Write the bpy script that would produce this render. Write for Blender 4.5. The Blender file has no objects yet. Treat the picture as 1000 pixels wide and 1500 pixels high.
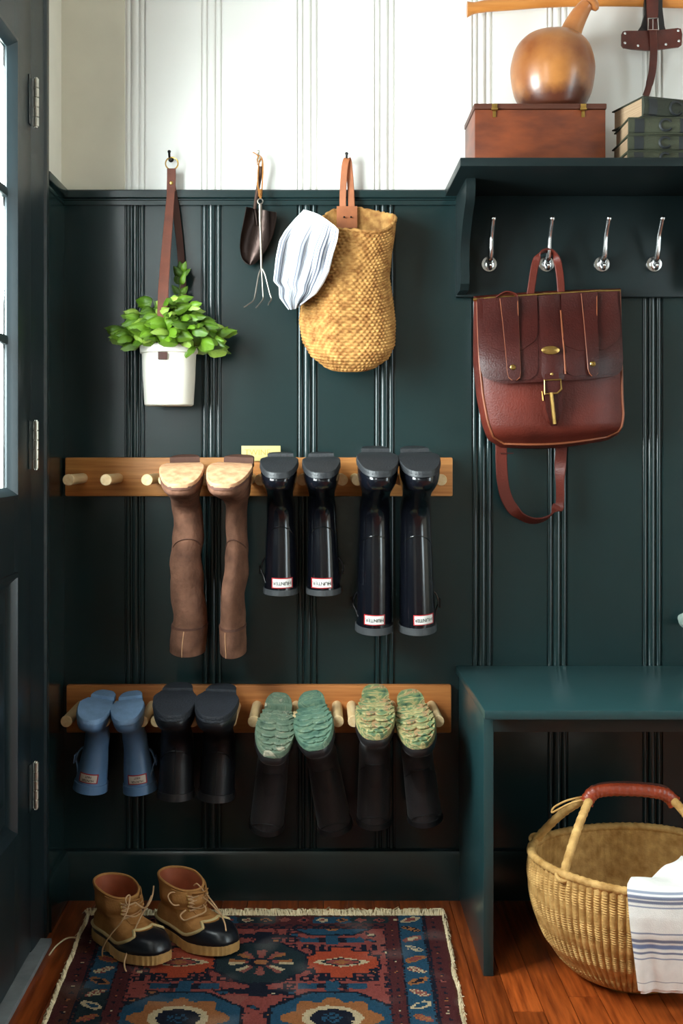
import bpy, bmesh, math, random
from math import sin, cos, pi, radians, sqrt
from mathutils import Vector, Matrix, noise

SC = bpy.context.scene
COL = SC.collection
random.seed(7)

# ------------------------------------------------------------------ camera
F, D, H, VX, VY = 1718.75, 2.75, 1.048, 465.0, 660.0     # focal length in px of a 1000x1500 frame, distance, height
cd = bpy.data.cameras.new('camera')
cd.sensor_fit = 'VERTICAL'; cd.sensor_height = 36.0; cd.sensor_width = 24.0
cd.lens = F / 1500 * 36
cd.shift_x = (500 - VX) / 1500; cd.shift_y = (VY - 750) / 1500
cd.clip_start = 0.05
cam = bpy.data.objects.new('camera', cd); COL.objects.link(cam)
cam.location = (0, -D, H); cam.rotation_euler = (pi / 2, 0, 0)
SC.camera = cam

# ------------------------------------------------------------------ world and window light
w = bpy.data.worlds.new('overcast'); SC.world = w; w.use_nodes = True
bg = w.node_tree.nodes['Background']
bg.inputs[0].default_value = (0.86, 0.95, 1.0, 1); bg.inputs[1].default_value = 5.0

def area(name, loc, aim, sx, sy, power, col):
    l = bpy.data.lights.new(name, 'AREA'); l.shape = 'RECTANGLE'; l.size = sx; l.size_y = sy
    l.energy = power; l.color = col
    o = bpy.data.objects.new(name, l); COL.objects.link(o); o.location = loc
    o.rotation_euler = (Vector(aim) - Vector(loc)).to_track_quat('-Z', 'Y').to_euler()
    return o
area('daylight_door', (-1.05, -0.95, 1.55), (0.35, -0.25, 1.3), 0.95, 1.1, 178, (0.93, 0.98, 1.0))
area('daylight_side_window', (-1.0, -2.35, 1.65), (0.4, -0.3, 1.1), 1.0, 1.2, 20, (0.97, 0.99, 1.0))
area('daylight_far_window', (2.5, -1.75, 1.25), (0.2, -0.6, 0.8), 0.9, 1.8, 28, (0.80, 0.91, 1.0))

SC.view_settings.view_transform = 'Standard'; SC.view_settings.look = 'None'
SC.view_settings.gamma = 1.0; SC.view_settings.use_curve_mapping = False
SC.view_settings.exposure = 0.0
SC.cycles.use_denoising = True
SC.cycles.max_bounces = 8; SC.cycles.transparent_max_bounces = 12
SC.cycles.sample_clamp_indirect = 6.0
SC.cycles.caustics_reflective = False; SC.cycles.caustics_refractive = False

# ------------------------------------------------------------------ helpers
def W(px, py, dep):
    """point of the photograph (px, py) on the plane `dep` metres in front of the back wall"""
    d = D - dep
    return Vector(((px - VX) * d / F, -dep, H - (py - VY) * d / F))

def lin(c):
    return tuple((x / 255 / 12.92) if x / 255 <= 0.04045 else ((x / 255 + 0.055) / 1.055) ** 2.4 for x in c)

def lerp(a, b, t): return a + (b - a) * t
def sst(a, b, x):
    t = min(1, max(0, (x - a) / (b - a))); return t * t * (3 - 2 * t)
def interp(tab, x):
    if x <= tab[0][0]: return tab[0][1]
    for (x0, y0), (x1, y1) in zip(tab, tab[1:]):
        if x <= x1: return lerp(y0, y1, (x - x0) / (x1 - x0))
    return tab[-1][1]
def along(pts, t):
    """point at parameter t along a polyline (by length)"""
    ls = [(Vector(b) - Vector(a)).length for a, b in zip(pts, pts[1:])]
    s = t * sum(ls)
    for (a, b), l in zip(zip(pts, pts[1:]), ls):
        if s <= l + 1e-12: return Vector(a).lerp(Vector(b), s / l if l else 0)
        s -= l
    return Vector(pts[-1])
def spline(pts, n=6, closed=False):
    P = [Vector(p) for p in pts]; out = []; m = len(P)
    rng = range(m if closed else m - 1)
    for i in rng:
        if closed: a, b, c, d = P[(i - 1) % m], P[i], P[(i + 1) % m], P[(i + 2) % m]
        else: a, b, c, d = P[max(i - 1, 0)], P[i], P[i + 1], P[min(i + 2, m - 1)]
        for k in range(n):
            t = k / n
            out.append(0.5 * ((2 * b) + (c - a) * t + (2 * a - 5 * b + 4 * c - d) * t * t + (3 * b - a - 3 * c + d) * t ** 3))
    if not closed: out.append(P[-1])
    return out

class MB:
    """collects shapes for one mesh"""
    def __init__(s): s.v = []; s.f = []; s.uv = {}; s.mi = {}
    def add(s, vs, fs, uv=None, mi=0):
        o = len(s.v); s.v += [tuple(v) for v in vs]
        for i, f in enumerate(fs):
            if uv: s.uv[len(s.f)] = [uv[k] for k in f]
            if mi: s.mi[len(s.f)] = mi
            s.f.append(tuple(k + o for k in f))
        return s
    def box(s, x0, x1, y0, y1, z0, z1, bev=0.0, M=None):
        bm = bmesh.new(); bmesh.ops.create_cube(bm, size=1)
        for v in bm.verts:
            v.co = Vector((lerp(x0, x1, v.co.x + .5), lerp(y0, y1, v.co.y + .5), lerp(z0, z1, v.co.z + .5)))
        if bev: bmesh.ops.bevel(bm, geom=bm.edges[:], offset=bev, segments=2, affect='EDGES', profile=0.6)
        if M: bmesh.ops.transform(bm, matrix=M, verts=bm.verts)
        bm.verts.index_update()
        s.add([v.co.copy() for v in bm.verts], [[v.index for v in f.verts] for f in bm.faces]); bm.free(); return s
    def loft(s, rings, closed=True, cap0=True, cap1=True, uv=False):
        n = len(rings[0]); vs = [p for r in rings for p in r]; fs = []; uvs = None
        m = n if closed else n - 1
        for i in range(len(rings) - 1):
            for j in range(m):
                fs.append((i * n + j, i * n + (j + 1) % n, (i + 1) * n + (j + 1) % n, (i + 1) * n + j))
        if cap0 and closed: fs.append(tuple(range(n))[::-1])
        if cap1 and closed: fs.append(tuple((len(rings) - 1) * n + j for j in range(n)))
        if uv: uvs = [(j / n, i / (len(rings) - 1)) for i in range(len(rings)) for j in range(n)]
        return s.add(vs, fs, uvs)
    def tube(s, pts, r, seg=8, closed=False, flat=1.0):
        P = [Vector(p) for p in pts]; n = len(P); rings = []
        up = Vector((0.13, 0.21, 0.97)); 
        for i, p in enumerate(P):
            a = P[(i - 1) % n] if (closed or i) else p
            b = P[(i + 1) % n] if (closed or i < n - 1) else p
            t = (b - a).normalized() if (b - a).length > 1e-9 else Vector((0, 0, 1))
            x = up - t * up.dot(t)
            if x.length < 1e-3: x = Vector((1, 0, 0)) - t * t.x
            x.normalize(); y = t.cross(x); up = x
            rr = r[i] if isinstance(r, (list, tuple)) else r
            rings.append([p + (x * cos(2 * pi * k / seg) + y * sin(2 * pi * k / seg) * flat) * rr for k in range(seg)])
        if closed: rings.append(rings[0])
        return s.loft(rings, cap0=not closed, cap1=not closed)
    def ribbon(s, pts, wd, th, wdir):
        P = [Vector(p) for p in pts]; n = len(P); rings = []
        for i, p in enumerate(P):
            t = (P[min(i + 1, n - 1)] - P[max(i - 1, 0)]).normalized()
            wv = Vector(wdir[i] if isinstance(wdir, list) else wdir); wv = (wv - t * wv.dot(t)).normalized()
            nn = t.cross(wv)
            ww = wd[i] if isinstance(wd, list) else wd
            e = min(th * .35, ww * .2)
            rings.append([p + wv * a + nn * b for a, b in ((-ww / 2 + e, -th / 2), (ww / 2 - e, -th / 2), (ww / 2, -th / 2 + e), (ww / 2, th / 2 - e),
                          (ww / 2 - e, th / 2), (-ww / 2 + e, th / 2), (-ww / 2, th / 2 - e), (-ww / 2, -th / 2 + e))])
        return s.loft(rings)
    def lathe(s, prof, c, seg=32, ax=None, cap=True):
        """prof = [(r, h)], about +Z through c, or about direction ax"""
        q = Vector(ax).to_track_quat('Z', 'Y') if ax else None
        rings = []
        for r, h in prof:
            ring = []
            for k in range(seg):
                v = Vector((r * cos(2 * pi * k / seg), r * sin(2 * pi * k / seg), h))
                if q: v = q @ v
                ring.append(v + Vector(c))
            rings.append(ring)
        return s.loft(rings, cap0=cap, cap1=cap, uv=True)
    def ball(s, c, r, seg=12, sc=(1, 1, 1)):
        rings = []
        for i in range(1, seg // 2):
            a = pi * i / (seg // 2)
            rings.append([Vector(c) + Vector((r * sin(a) * cos(2 * pi * k / seg) * sc[0], r * sin(a) * sin(2 * pi * k / seg) * sc[1], -r * cos(a) * sc[2])) for k in range(seg)])
        return s.loft(rings)
    def grid(s, fn, nu, nv, th=0.0, wrap=False):
        """fn(u,v) -> point; th: a second skin offset along the normal"""
        P = [[Vector(fn(i / nu, j / nv)) for i in range(nu + 1)] for j in range(nv + 1)]
        vs = [p for r in P for p in r]; n = nu + 1
        uv = [(i / nu, j / nv) for j in range(nv + 1) for i in range(nu + 1)]
        fs = [(j * n + i, j * n + i + 1, (j + 1) * n + i + 1, (j + 1) * n + i) for j in range(nv) for i in range(nu)]
        if th:
            N = []
            for j in range(nv + 1):
                for i in range(nu + 1):
                    a = P[j][min(i + 1, nu)] - P[j][max(i - 1, 0)]; b = P[min(j + 1, nv)][i] - P[max(j - 1, 0)][i]
                    if wrap and i in (0, nu): a = P[j][1] - P[j][nu - 1]
                    k = a.cross(b); N.append(k.normalized() if k.length > 1e-12 else Vector((0, -1, 0)))
            o = len(vs); vs = vs + [p + k * th for p, k in zip(vs, N)]; uv = uv + uv
            fs = fs + [tuple(x + o for x in f[::-1]) for f in fs]
            if not wrap:
                fs += [(j * n, (j + 1) * n, (j + 1) * n + o, j * n + o) for j in range(nv)]
                fs += [((j + 1) * n + nu, j * n + nu, j * n + nu + o, (j + 1) * n + nu + o) for j in range(nv)]
            fs += [(i + 1, i, i + o, i + 1 + o) for i in range(nu)]
            fs += [(nv * n + i, nv * n + i + 1, nv * n + i + 1 + o, nv * n + i + o) for i in range(nu)]
        return s.add(vs, fs, uv)
    def prism(s, poly, ax, a0, a1):
        """2-D polygon swept along axis ax ('x': poly=(y,z); 'y': (x,z); 'z': (x,y))"""
        mk = {'x': lambda p, a: (a, p[0], p[1]), 'y': lambda p, a: (p[0], a, p[1]), 'z': lambda p, a: (p[0], p[1], a)}[ax]
        return s.loft([[Vector(mk(p, a0)) for p in poly], [Vector(mk(p, a1)) for p in poly]])
    def xform(s, M):
        s.v = [tuple(M @ Vector(v)) for v in s.v]; return s
    def mesh(s, name, m, smooth=35):
        me = bpy.data.meshes.new(name); me.from_pydata(s.v, [], s.f)
        if s.uv:
            l = me.uv_layers.new(name='UVMap')
            for p in me.polygons:
                q = s.uv.get(p.index)
                if q:
                    for k, li in enumerate(p.loop_indices): l.data[li].uv = q[k]
        for mm in (m if isinstance(m, list) else [m]): me.materials.append(mm)
        for i, k in s.mi.items(): me.polygons[i].material_index = k
        bm = bmesh.new(); bm.from_mesh(me); bmesh.ops.recalc_face_normals(bm, faces=bm.faces[:]); bm.to_mesh(me); bm.free()
        if smooth:
            for p in me.polygons: p.use_smooth = True
            me.set_sharp_from_angle(angle=radians(smooth))
        return me
    def build(s, name, m, parent=None, smooth=35, local=False, kind=None, label=None):
        return put(name, s.mesh(name, m, smooth), parent, local, kind, label)

def put(name, me, parent=None, local=False, kind=None, label=None):
    o = bpy.data.objects.new(name, me); COL.objects.link(o)
    if parent:
        o.parent = parent
        if not local and parent.type == 'EMPTY': o.matrix_parent_inverse = Matrix.Translation(-parent.location)
    if kind: o['kind'] = kind
    if label: o['label'] = label
    return o

def tag(o, label, cat, group=None):
    o['label'] = label; o['category'] = cat
    if group: o['group'] = group
    return o
def thing(name, label, cat, loc=(0, 0, 0), group=None):
    o = bpy.data.objects.new(name, None); COL.objects.link(o); o.location = loc; o.empty_display_size = .05
    return tag(o, label, cat, group)
def struct(name, mb, m, smooth=35):
    return mb.build(name, m, None, smooth, kind='structure')

# ------------------------------------------------------------------ materials
def mat(name, rgb, rough=.5, metal=0., var=.12, scale=14., bump=0., bscale=90., coat=0., spec=.5, stretch=None, rnd=0., rgb2=None, sheen=0., detail=4.):
    m = bpy.data.materials.new(name); m.use_nodes = True
    N, L = m.node_tree.nodes, m.node_tree.links
    b = N['Principled BSDF']
    b.inputs['Roughness'].default_value = rough; b.inputs['Metallic'].default_value = metal
    b.inputs['Specular IOR Level'].default_value = spec; b.inputs['Coat Weight'].default_value = coat
    b.inputs['Coat Roughness'].default_value = .15
    if sheen: b.inputs['Sheen Weight'].default_value = sheen; b.inputs['Sheen Roughness'].default_value = .5
    tc = N.new('ShaderNodeTexCoord'); vec = tc.outputs['Object']
    if stretch:
        mp = N.new('ShaderNodeMapping'); mp.inputs['Scale'].default_value = stretch
        L.new(vec, mp.inputs['Vector']); vec = mp.outputs['Vector']
    if rnd:
        oi = N.new('ShaderNodeObjectInfo'); ad = N.new('ShaderNodeVectorMath'); ad.operation = 'ADD'
        ml = N.new('ShaderNodeMath'); ml.operation = 'MULTIPLY'; ml.inputs[1].default_value = 37.
        L.new(oi.outputs['Random'], ml.inputs[0]); L.new(vec, ad.inputs[0]); L.new(ml.outputs[0], ad.inputs[1]); vec = ad.outputs[0]
    n = N.new('ShaderNodeTexNoise'); n.inputs['Scale'].default_value = scale; n.inputs['Detail'].default_value = detail
    L.new(vec, n.inputs['Vector'])
    c = lin(rgb); mx = N.new('ShaderNodeMix'); mx.data_type = 'RGBA'
    if rgb2: a0, a1 = c, lin(rgb2)
    else: a0, a1 = tuple(x * (1 - var) for x in c), tuple(min(1, x * (1 + var)) for x in c)
    mx.inputs['A'].default_value = (*a0, 1); mx.inputs['B'].default_value = (*a1, 1)
    mr = N.new('ShaderNodeMapRange'); mr.inputs['From Min'].default_value = .3; mr.inputs['From Max'].default_value = .7
    L.new(n.outputs['Fac'], mr.inputs['Value']); L.new(mr.outputs['Result'], mx.inputs['Factor'])
    out = mx.outputs['Result']
    if rnd:
        hs = N.new('ShaderNodeHueSaturation'); r2 = N.new('ShaderNodeMapRange')
        r2.inputs['To Min'].default_value = 1 - rnd; r2.inputs['To Max'].default_value = 1 + rnd
        L.new(oi.outputs['Random'], r2.inputs['Value']); L.new(r2.outputs['Result'], hs.inputs['Value']); L.new(out, hs.inputs['Color']); out = hs.outputs['Color']
    L.new(out, b.inputs['Base Color'])
    if bump:
        n2 = N.new('ShaderNodeTexNoise'); n2.inputs['Scale'].default_value = bscale; n2.inputs['Detail'].default_value = 3
        L.new(vec, n2.inputs['Vector'])
        bp = N.new('ShaderNodeBump'); bp.inputs['Strength'].default_value = bump; bp.inputs['Distance'].default_value = .004
        L.new(n2.outputs['Fac'], bp.inputs['Height']); L.new(bp.outputs['Normal'], b.inputs['Normal'])
    return m

def stripe_mat(name, base, stripes, rough=.85, axis=0, var=.05):
    """cloth with printed stripes: stripes = [(pos, half width, rgb)] over a uv axis"""
    m = mat(name, base, rough, var=var, scale=60, bump=.25, bscale=500, spec=.2)
    N, L = m.node_tree.nodes, m.node_tree.links; b = N['Principled BSDF']
    prev = b.inputs['Base Color'].links[0].from_socket
    tc = N.new('ShaderNodeTexCoord'); sx = N.new('ShaderNodeSeparateXYZ'); L.new(tc.outputs['UV'], sx.inputs[0])
    for p, hw, rgb in stripes:
        su = N.new('ShaderNodeMath'); su.operation = 'SUBTRACT'; su.inputs[1].default_value = p; L.new(sx.outputs[axis], su.inputs[0])
        ab = N.new('ShaderNodeMath'); ab.operation = 'ABSOLUTE'; L.new(su.outputs[0], ab.inputs[0])
        mr = N.new('ShaderNodeMapRange'); mr.inputs['From Min'].default_value = hw * .6; mr.inputs['From Max'].default_value = hw * 1.2
        mr.inputs['To Min'].default_value = .85; mr.inputs['To Max'].default_value = 0; L.new(ab.outputs[0], mr.inputs['Value'])
        mx = N.new('ShaderNodeMix'); mx.data_type = 'RGBA'; mx.inputs['B'].default_value = (*lin(rgb), 1)
        L.new(mr.outputs['Result'], mx.inputs['Factor']); L.new(prev, mx.inputs['A']); prev = mx.outputs['Result']
    L.new(prev, b.inputs['Base Color'])
    return m

GREEN = (22, 41, 42)
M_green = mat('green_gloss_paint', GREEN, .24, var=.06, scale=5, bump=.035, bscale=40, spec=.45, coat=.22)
M_bench = mat('bench_green_toplit', (32, 60, 62), .28, var=.06, scale=5, bump=.035, bscale=40, coat=.2)  # wall green lightened: light from overhead is put into the bench colour
M_shelf = mat('shelf_green_shaded', (17, 28, 29), .38, var=.06, scale=5, bump=.04, bscale=40, spec=.3)  # wall green darkened: shade below the shelf board is put into the colour
M_door = mat('dark_door_paint', (26, 38, 42), .32, var=.06, scale=5, bump=.05, bscale=40)
M_white = mat('white_board_paint', (236, 234, 229), .45, var=.02, scale=4, bump=.05, bscale=30)
M_old = mat('yellowed_board_paint', (222, 216, 198), .5, var=.06, scale=7, bump=.05, bscale=30)
M_cream = mat('cream_wall_paint', (226, 221, 206), .6, var=.05, scale=9, bump=.1, bscale=30)
M_ceil = mat('ceiling_paint', (235, 233, 228), .8, var=.02)
M_floor = mat('floor_board_wood', (112, 46, 14), .34, scale=6, stretch=(18, 1.2, 18), rnd=.28, rgb2=(176, 84, 32), bump=.12, bscale=30, coat=.15)
M_sub = mat('subfloor', (40, 20, 10), .8)
M_sill = mat('threshold_stone', (128, 132, 134), .6, var=.15, scale=30, bump=.2)
M_brass = mat('aged_brass', (196, 160, 88), .3, metal=1, var=.15, scale=60)
M_nickel = mat('worn_nickel', (190, 186, 174), .35, metal=1, var=.15, scale=80)
M_steel = mat('polished_steel', (205, 205, 205), .22, metal=1, var=.08)
M_iron = mat('dark_iron', (40, 38, 36), .4, metal=.9, var=.2)
M_oak = mat('oiled_oak', (180, 110, 50), .5, scale=5, stretch=(1.2, 10, 26), rgb2=(214, 148, 80), bump=.08, bscale=30)
M_oak2 = mat('redder_oak', (168, 98, 46), .5, scale=5, stretch=(1.2, 10, 26), rgb2=(196, 126, 66), bump=.08, bscale=30)
M_peg = mat('pale_dowel_wood', (222, 186, 132), .55, scale=8, stretch=(16, 1.5, 16), rgb2=(236, 208, 162))

def glass_mat():
    m = bpy.data.materials.new('window_glass'); m.use_nodes = True
    N, L = m.node_tree.nodes, m.node_tree.links; N.clear()
    o = N.new('ShaderNodeOutputMaterial'); mx = N.new('ShaderNodeMixShader'); t = N.new('ShaderNodeBsdfTransparent'); g = N.new('ShaderNodeBsdfGlossy')
    t.inputs[0].default_value = (.95, .98, .97, 1); g.inputs['Roughness'].default_value = .02; mx.inputs[0].default_value = .06
    L.new(t.outputs[0], mx.inputs[1]); L.new(g.outputs[0], mx.inputs[2]); L.new(mx.outputs[0], o.inputs[0]); return m
M_glass = glass_mat()

# ------------------------------------------------------------------ room shell
XL, XR, YF, ZC = -0.6, 2.2, -4.2, 2.72
ZR = H + (VY - 280) * D / F                     # top of the chair rail
JOINTS = [60, 200, 312, 452, 565, 708, 818, 957, 1070, 1210, 1322, 1462, 1600, 1740, 1852]

wb = struct('wall_back', MB().box(XL - .12, XR + .12, .02, .14, 0, ZC), M_white)
def plank(x0, x1, z0, z1, m):
    """one wainscot board: three beads with quirks along its first edge, then flat"""
    p = [(0, .018), (0, .004), (.002, .004)]
    x = .002
    for wd, hh in ((.0105, .0034), (.0165, .0046), (.0105, .0034)):
        for k in range(7):
            a = pi * k / 6; p.append((x + wd / 2 - wd / 2 * cos(a), .0048 - hh * sin(a)))
        x += wd; p.append((x, .007)); x += .003; p.append((x, .007))
    p += [(x + .001, 0), (x1 - x0 - .001, 0), (x1 - x0 - .0002, .0015), (x1 - x0 - .0002, .018)]
    mb = MB()
    mb.loft([[Vector((x0 + a, b, z0)) for a, b in p], [Vector((x0 + a, b, z1)) for a, b in p]], closed=True)
    return mb.build('board', m, wb, smooth=50)
JX = [(j - 17 - VX) * D / F for j in JOINTS]
JX[0] = -.655
for a, b in zip(JX, JX[1:]):
    b = min(b, XR)
    if a < XR:
        plank(a, b, ZR - .004, ZC, M_old if a < -.6 else M_white); plank(a, b, 0, ZR - .03, M_green)
# chair rail, frieze strip under it, baseboard
mb = MB().prism([(.019, ZR), (-.016, ZR), (-.019, ZR - .003), (-.019, ZR - .018), (-.013, ZR - .021), (-.013, ZR - .023), (-.009, ZR - .024), (-.009, ZR - .034), (.019, ZR - .034)], 'x', XL, XR)
struct('trim_1', mb, M_green, 30)
ZB = .116
base_prof = lambda s: [(.019, 0), (-.018 * s, 0), (-.018 * s, ZB - .012), (-.014 * s, ZB - .003), (-.006 * s, ZB), (.019, ZB)]
struct('baseboard_back', MB().prism(base_prof(1), 'x', XL, XR), M_green, 30)

wl = MB()
DY0, DY1, DZ = -.327, -1.247, 2.09
WY0, WY1, WZ0, WZ1 = -1.85, -2.85, .95, 2.15
for y0, y1, z0, z1 in ((DY0, .14, 0, ZC), (DY1, DY0, DZ, ZC), (WY0, DY1, 0, ZC), (WY1, WY0, 0, WZ0), (WY1, WY0, WZ1, ZC), (YF - .12, WY1, 0, ZC)):
    wl.box(XL - .038, XL, y0, y1, z0, z1)
wlo = struct('wall_left', wl, M_cream, 0)
MB().box(XL, XL + .007, -.205, 0, 0, ZR - .01).build('wainscot_panel', M_green, wlo, 0)
struct('trim_2', MB().box(XL, XL + .019, -.2, 0, ZR - .02, ZR, .002).box(XL, XL + .010, -.2, 0, ZR - .034, ZR - .019, .001), M_green)
struct('baseboard_left', MB().prism([(XL, 0), (XL + .022, 0), (XL + .022, ZB - .012), (XL + .016, ZB - .003), (XL + .008, ZB), (XL, ZB)], 'y', -.2, 0), M_green)
wr = MB()
RY0, RY1 = -1.3, -2.2
for y0, y1, z0, z1 in ((RY0, .14, 0, ZC), (YF - .12, RY1, 0, ZC), (RY1, RY0, 0, .3), (RY1, RY0, 2.1, ZC)):
    wr.box(XR, XR + .1, y0, y1, z0, z1)
struct('wall_right', wr, M_cream, 0)
struct('wall_front', MB().box(XL - .1, XR + .1, YF - .12, YF, 0, ZC), M_cream, 0)
struct('ceiling', MB().box(XL - .1, XR + .1, YF - .12, .14, ZC, ZC + .1), M_ceil, 0)

# floor with single boards
fl = struct('floor', MB().box(XL - .12, XR + .12, YF - .12, .14, -.08, -.012), M_sub, 0)
rf = random.Random(3); x = XL - .03; bw = .0585
unit = {}
def floor_board(x, y0, y1):
    o = put('floor_board', MB().box(x + .0006, x + bw - .0006, y0 + .0006, y1 - .0006, -.0118, 0, .0012).mesh('floor_board', M_floor), fl)
while x < XR:
    cuts = [.0]
    y = -rf.uniform(.25, 1.0)
    while y > YF: cuts.append(y); y -= rf.uniform(.9, 1.7)
    cuts.append(YF)
    for a, b in zip(cuts, cuts[1:]): floor_board(x, b, a)
    x += bw

# door casing with back band
cs = MB().prism([(-.198, XL), (-.198, XL + .016), (-.206, XL + .018), (-.226, XL + .018), (-.232, XL + .013), (-.31, XL + .010), (-.327, XL + .008), (-.327, XL)], 'z', 0, 2.2)
cs.v = [(v[1], v[0], v[2]) for v in cs.v]
struct('trim_3', cs, M_door, 25)
struct('trim_4', MB().box(XL, XL + .016, -1.38, -.198, DZ - .01, DZ + .11, .002).box(XL, XL + .016, -1.38, -1.25, 0, DZ, .002), M_door)
struct('trim_5', MB().box(XL - .09, XL + .036, -1.26, -.255, .0, .012, .003), M_sill)

# ------------------------------------------------------------------ glazed door
dx0, dx1 = -.634, -.590                     # slab thickness
y_h, y_l, zb, zt = -.3315, -1.243, .018, 2.075
gy0, gy1, gz0, gz1 = -.466, -1.11, .965, 1.842
pz0, pz1 = .304, .798
door = struct('door_1', MB().box(dx0, dx1, gy0, y_h, zb, zt, .0015).box(dx0, dx1, y_l, gy1, zb, zt, .0015)
     .box(dx0, dx1, gy1, gy0, gz1, zt).box(dx0, dx1, gy1, gy0, pz1, gz0).box(dx0, dx1, gy1, gy0, zb, pz0), M_door, 30)
def ring_frame(mb, y0, y1, z0, z1, prof):
    """moulding around an opening: prof = [(inset, x)]"""
    rings = []
    for ins, xx in prof:
        rings.append([Vector((xx, y0 - ins, z0 + ins)), Vector((xx, y1 + ins, z0 + ins)), Vector((xx, y1 + ins, z1 - ins)), Vector((xx, y0 - ins, z1 - ins))])
    return mb.loft(rings, cap0=False, cap1=False)
ring_frame(MB(), gy0, gy1, gz0, gz1, [(-.012, dx1 - .002), (-.012, dx1 + .005), (-.004, dx1 + .006), (.003, dx1 - .001), (.008, dx1 - .008), (.011, dx1 - .012), (.011, -.6055)]).build('glazing_bead', M_door, door, 30)
ring_frame(MB(), gy0, gy1, gz0, gz1, [(-.0, -.6095), (.0108, -.6095), (.0108, dx0 - .004), (-.012, dx0 - .004)]).build('outer_stop', M_white, door, 30, label='white painted outer glazing stop')
ring_frame(MB(), gy0, gy1, pz0, pz1, [(-.012, dx1 - .002), (-.012, dx1 + .006), (-.003, dx1 + .006), (.006, dx1 - .004), (.02, dx1 - .012), (.024, dx1 - .012)]).build('panel_moulding', M_door, door, 30)
pm = ring_frame(MB(), gy0 - .024, gy1 + .024, pz0 + .024, pz1 - .024, [(0, dx1 - .012), (.0, dx1 - .012), (.05, dx1 - .002), (.051, dx1 - .002)])
pm.box(dx0, dx1 - .0125, gy1 + .02, gy0 - .02, pz0 + .02, pz1 - .02).box(dx0 + .01, dx1 - .002, gy1 + .075, gy0 - .075, pz0 + .075, pz1 - .075)
pm.build('raised_panel', M_door, door, 20)
ny, nz = 3, 3
yy = [lerp(gy0 - .011, gy1 + .011, i / ny) for i in range(ny + 1)]; zz = [lerp(gz0 + .011, gz1 - .011, i / nz) for i in range(nz + 1)]
for i in range(ny):
    for j in range(nz):
        MB().box(-.609, -.606, yy[i + 1], yy[i], zz[j], zz[j + 1]).build('pane', M_glass, door, 0)
for j in (1, 2): MB().box(dx0 + .004, dx1 - .006, gy1 + .02, gy0 - .02, zz[j] - .009, zz[j] + .009, .004).build('glazing_bar', M_door, door)
for i in (1, 2): MB().box(dx0 + .004, dx1 - .007, yy[i] - .006, yy[i] + .006, gz0 + .02, gz1 - .02, .004).build('glazing_bar', M_door, door)
for z0, z1 in ((1.716, 1.816), (1.010, 1.109), (.309, .405)):
    hb = MB(); hg = MB().box(dx1 - .001, dx1 + .0025, y_h - .026, y_h - .004, z0, z1, .0008)
    for k in range(5):
        a, b = lerp(z0, z1, k / 5) + .0006, lerp(z0, z1, (k + 1) / 5) - .0006
        hb.lathe([(.0055, a), (.0062, a + .0008), (.0062, b - .0008), (.0055, b)], (dx1 + .009, y_h + .004, 0), 12)
    hb.lathe([(.0035, z0 - .002), (.0035, z1 + .002)], (dx1 + .009, y_h + .004, 0), 10)
    hb.build('barrel', M_nickel, hg.build('hinge', M_door, door), label='worn nickel hinge barrel')
for z in (1.06,):
    kb = MB().lathe([(.026, 0), (.026, .004), (.010, .006), (.010, .034), (.024, .042), (.028, .054), (.024, .066), (.008, .070)], (dx1, y_l + .07, z), 20, ax=(1, 0, 0)).build('door_knob', M_brass, door)

# windows out of frame that the daylight enters through
def window(name, x, y0, y1, z0, z1):
    fr = MB()
    for a, b, c, d in ((y1, y0, z0, z0 + .05), (y1, y0, z1 - .05, z1), (y1, y1 + .05, z0, z1), (y0 - .05, y0, z0, z1)): fr.box(x - .03, x + .03, a, b, c, d)
    o = struct(name, fr, M_white)
    MB().box(x - .02, x + .02, y1, y0, (z0 + z1) / 2 - .02, (z0 + z1) / 2 + .02).build('meeting_rail', M_white, o)
    for a, b in ((z0, (z0 + z1) / 2), ((z0 + z1) / 2, z1)): MB().box(x - .003, x + .003, y1 + .04, y0 - .04, a + .02, b - .02).build('pane', M_glass, o, 0)
window('window_1', XL - .05, WY0, WY1, WZ0, WZ1)
window('window_2', XR + .05, RY0, RY1, .3, 2.1)

#%%PART2
# ------------------------------------------------------------------ bench
def T(px, py, d): return W(px, py, d)
BZ, BX0, BX1 = .544, .3235, 1.30
bench = thing('bench', 'dark green painted bench with open front standing over the woven basket', 'bench', (.8, -.22, 0))
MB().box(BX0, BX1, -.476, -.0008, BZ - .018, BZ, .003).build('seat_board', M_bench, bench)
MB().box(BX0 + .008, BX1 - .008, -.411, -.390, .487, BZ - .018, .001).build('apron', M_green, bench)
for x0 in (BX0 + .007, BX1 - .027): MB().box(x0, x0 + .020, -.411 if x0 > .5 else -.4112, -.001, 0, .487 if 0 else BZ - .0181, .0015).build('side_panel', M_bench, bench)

# ------------------------------------------------------------------ shelf with coat hooks
SX0, SX1 = .297, .925
shelf = thing('coat_rack_shelf', 'dark green wall shelf with four metal coat hooks above the bench', 'shelf', (.61, -.02, 1.4))
SZ = ZR + .003
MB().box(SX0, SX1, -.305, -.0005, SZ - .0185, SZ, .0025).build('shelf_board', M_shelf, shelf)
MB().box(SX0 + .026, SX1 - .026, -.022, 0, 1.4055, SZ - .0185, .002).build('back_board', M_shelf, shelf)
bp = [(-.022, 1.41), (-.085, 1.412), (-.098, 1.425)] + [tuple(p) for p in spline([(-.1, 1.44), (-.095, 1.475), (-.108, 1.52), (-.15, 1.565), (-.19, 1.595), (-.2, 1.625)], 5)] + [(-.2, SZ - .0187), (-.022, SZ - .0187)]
for x0 in (SX0 + .026, SX1 - .046): MB().prism([(p[0], p[1]) for p in bp], 'x', x0, x0 + .020).build('bracket', M_shelf, shelf, 25)
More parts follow.
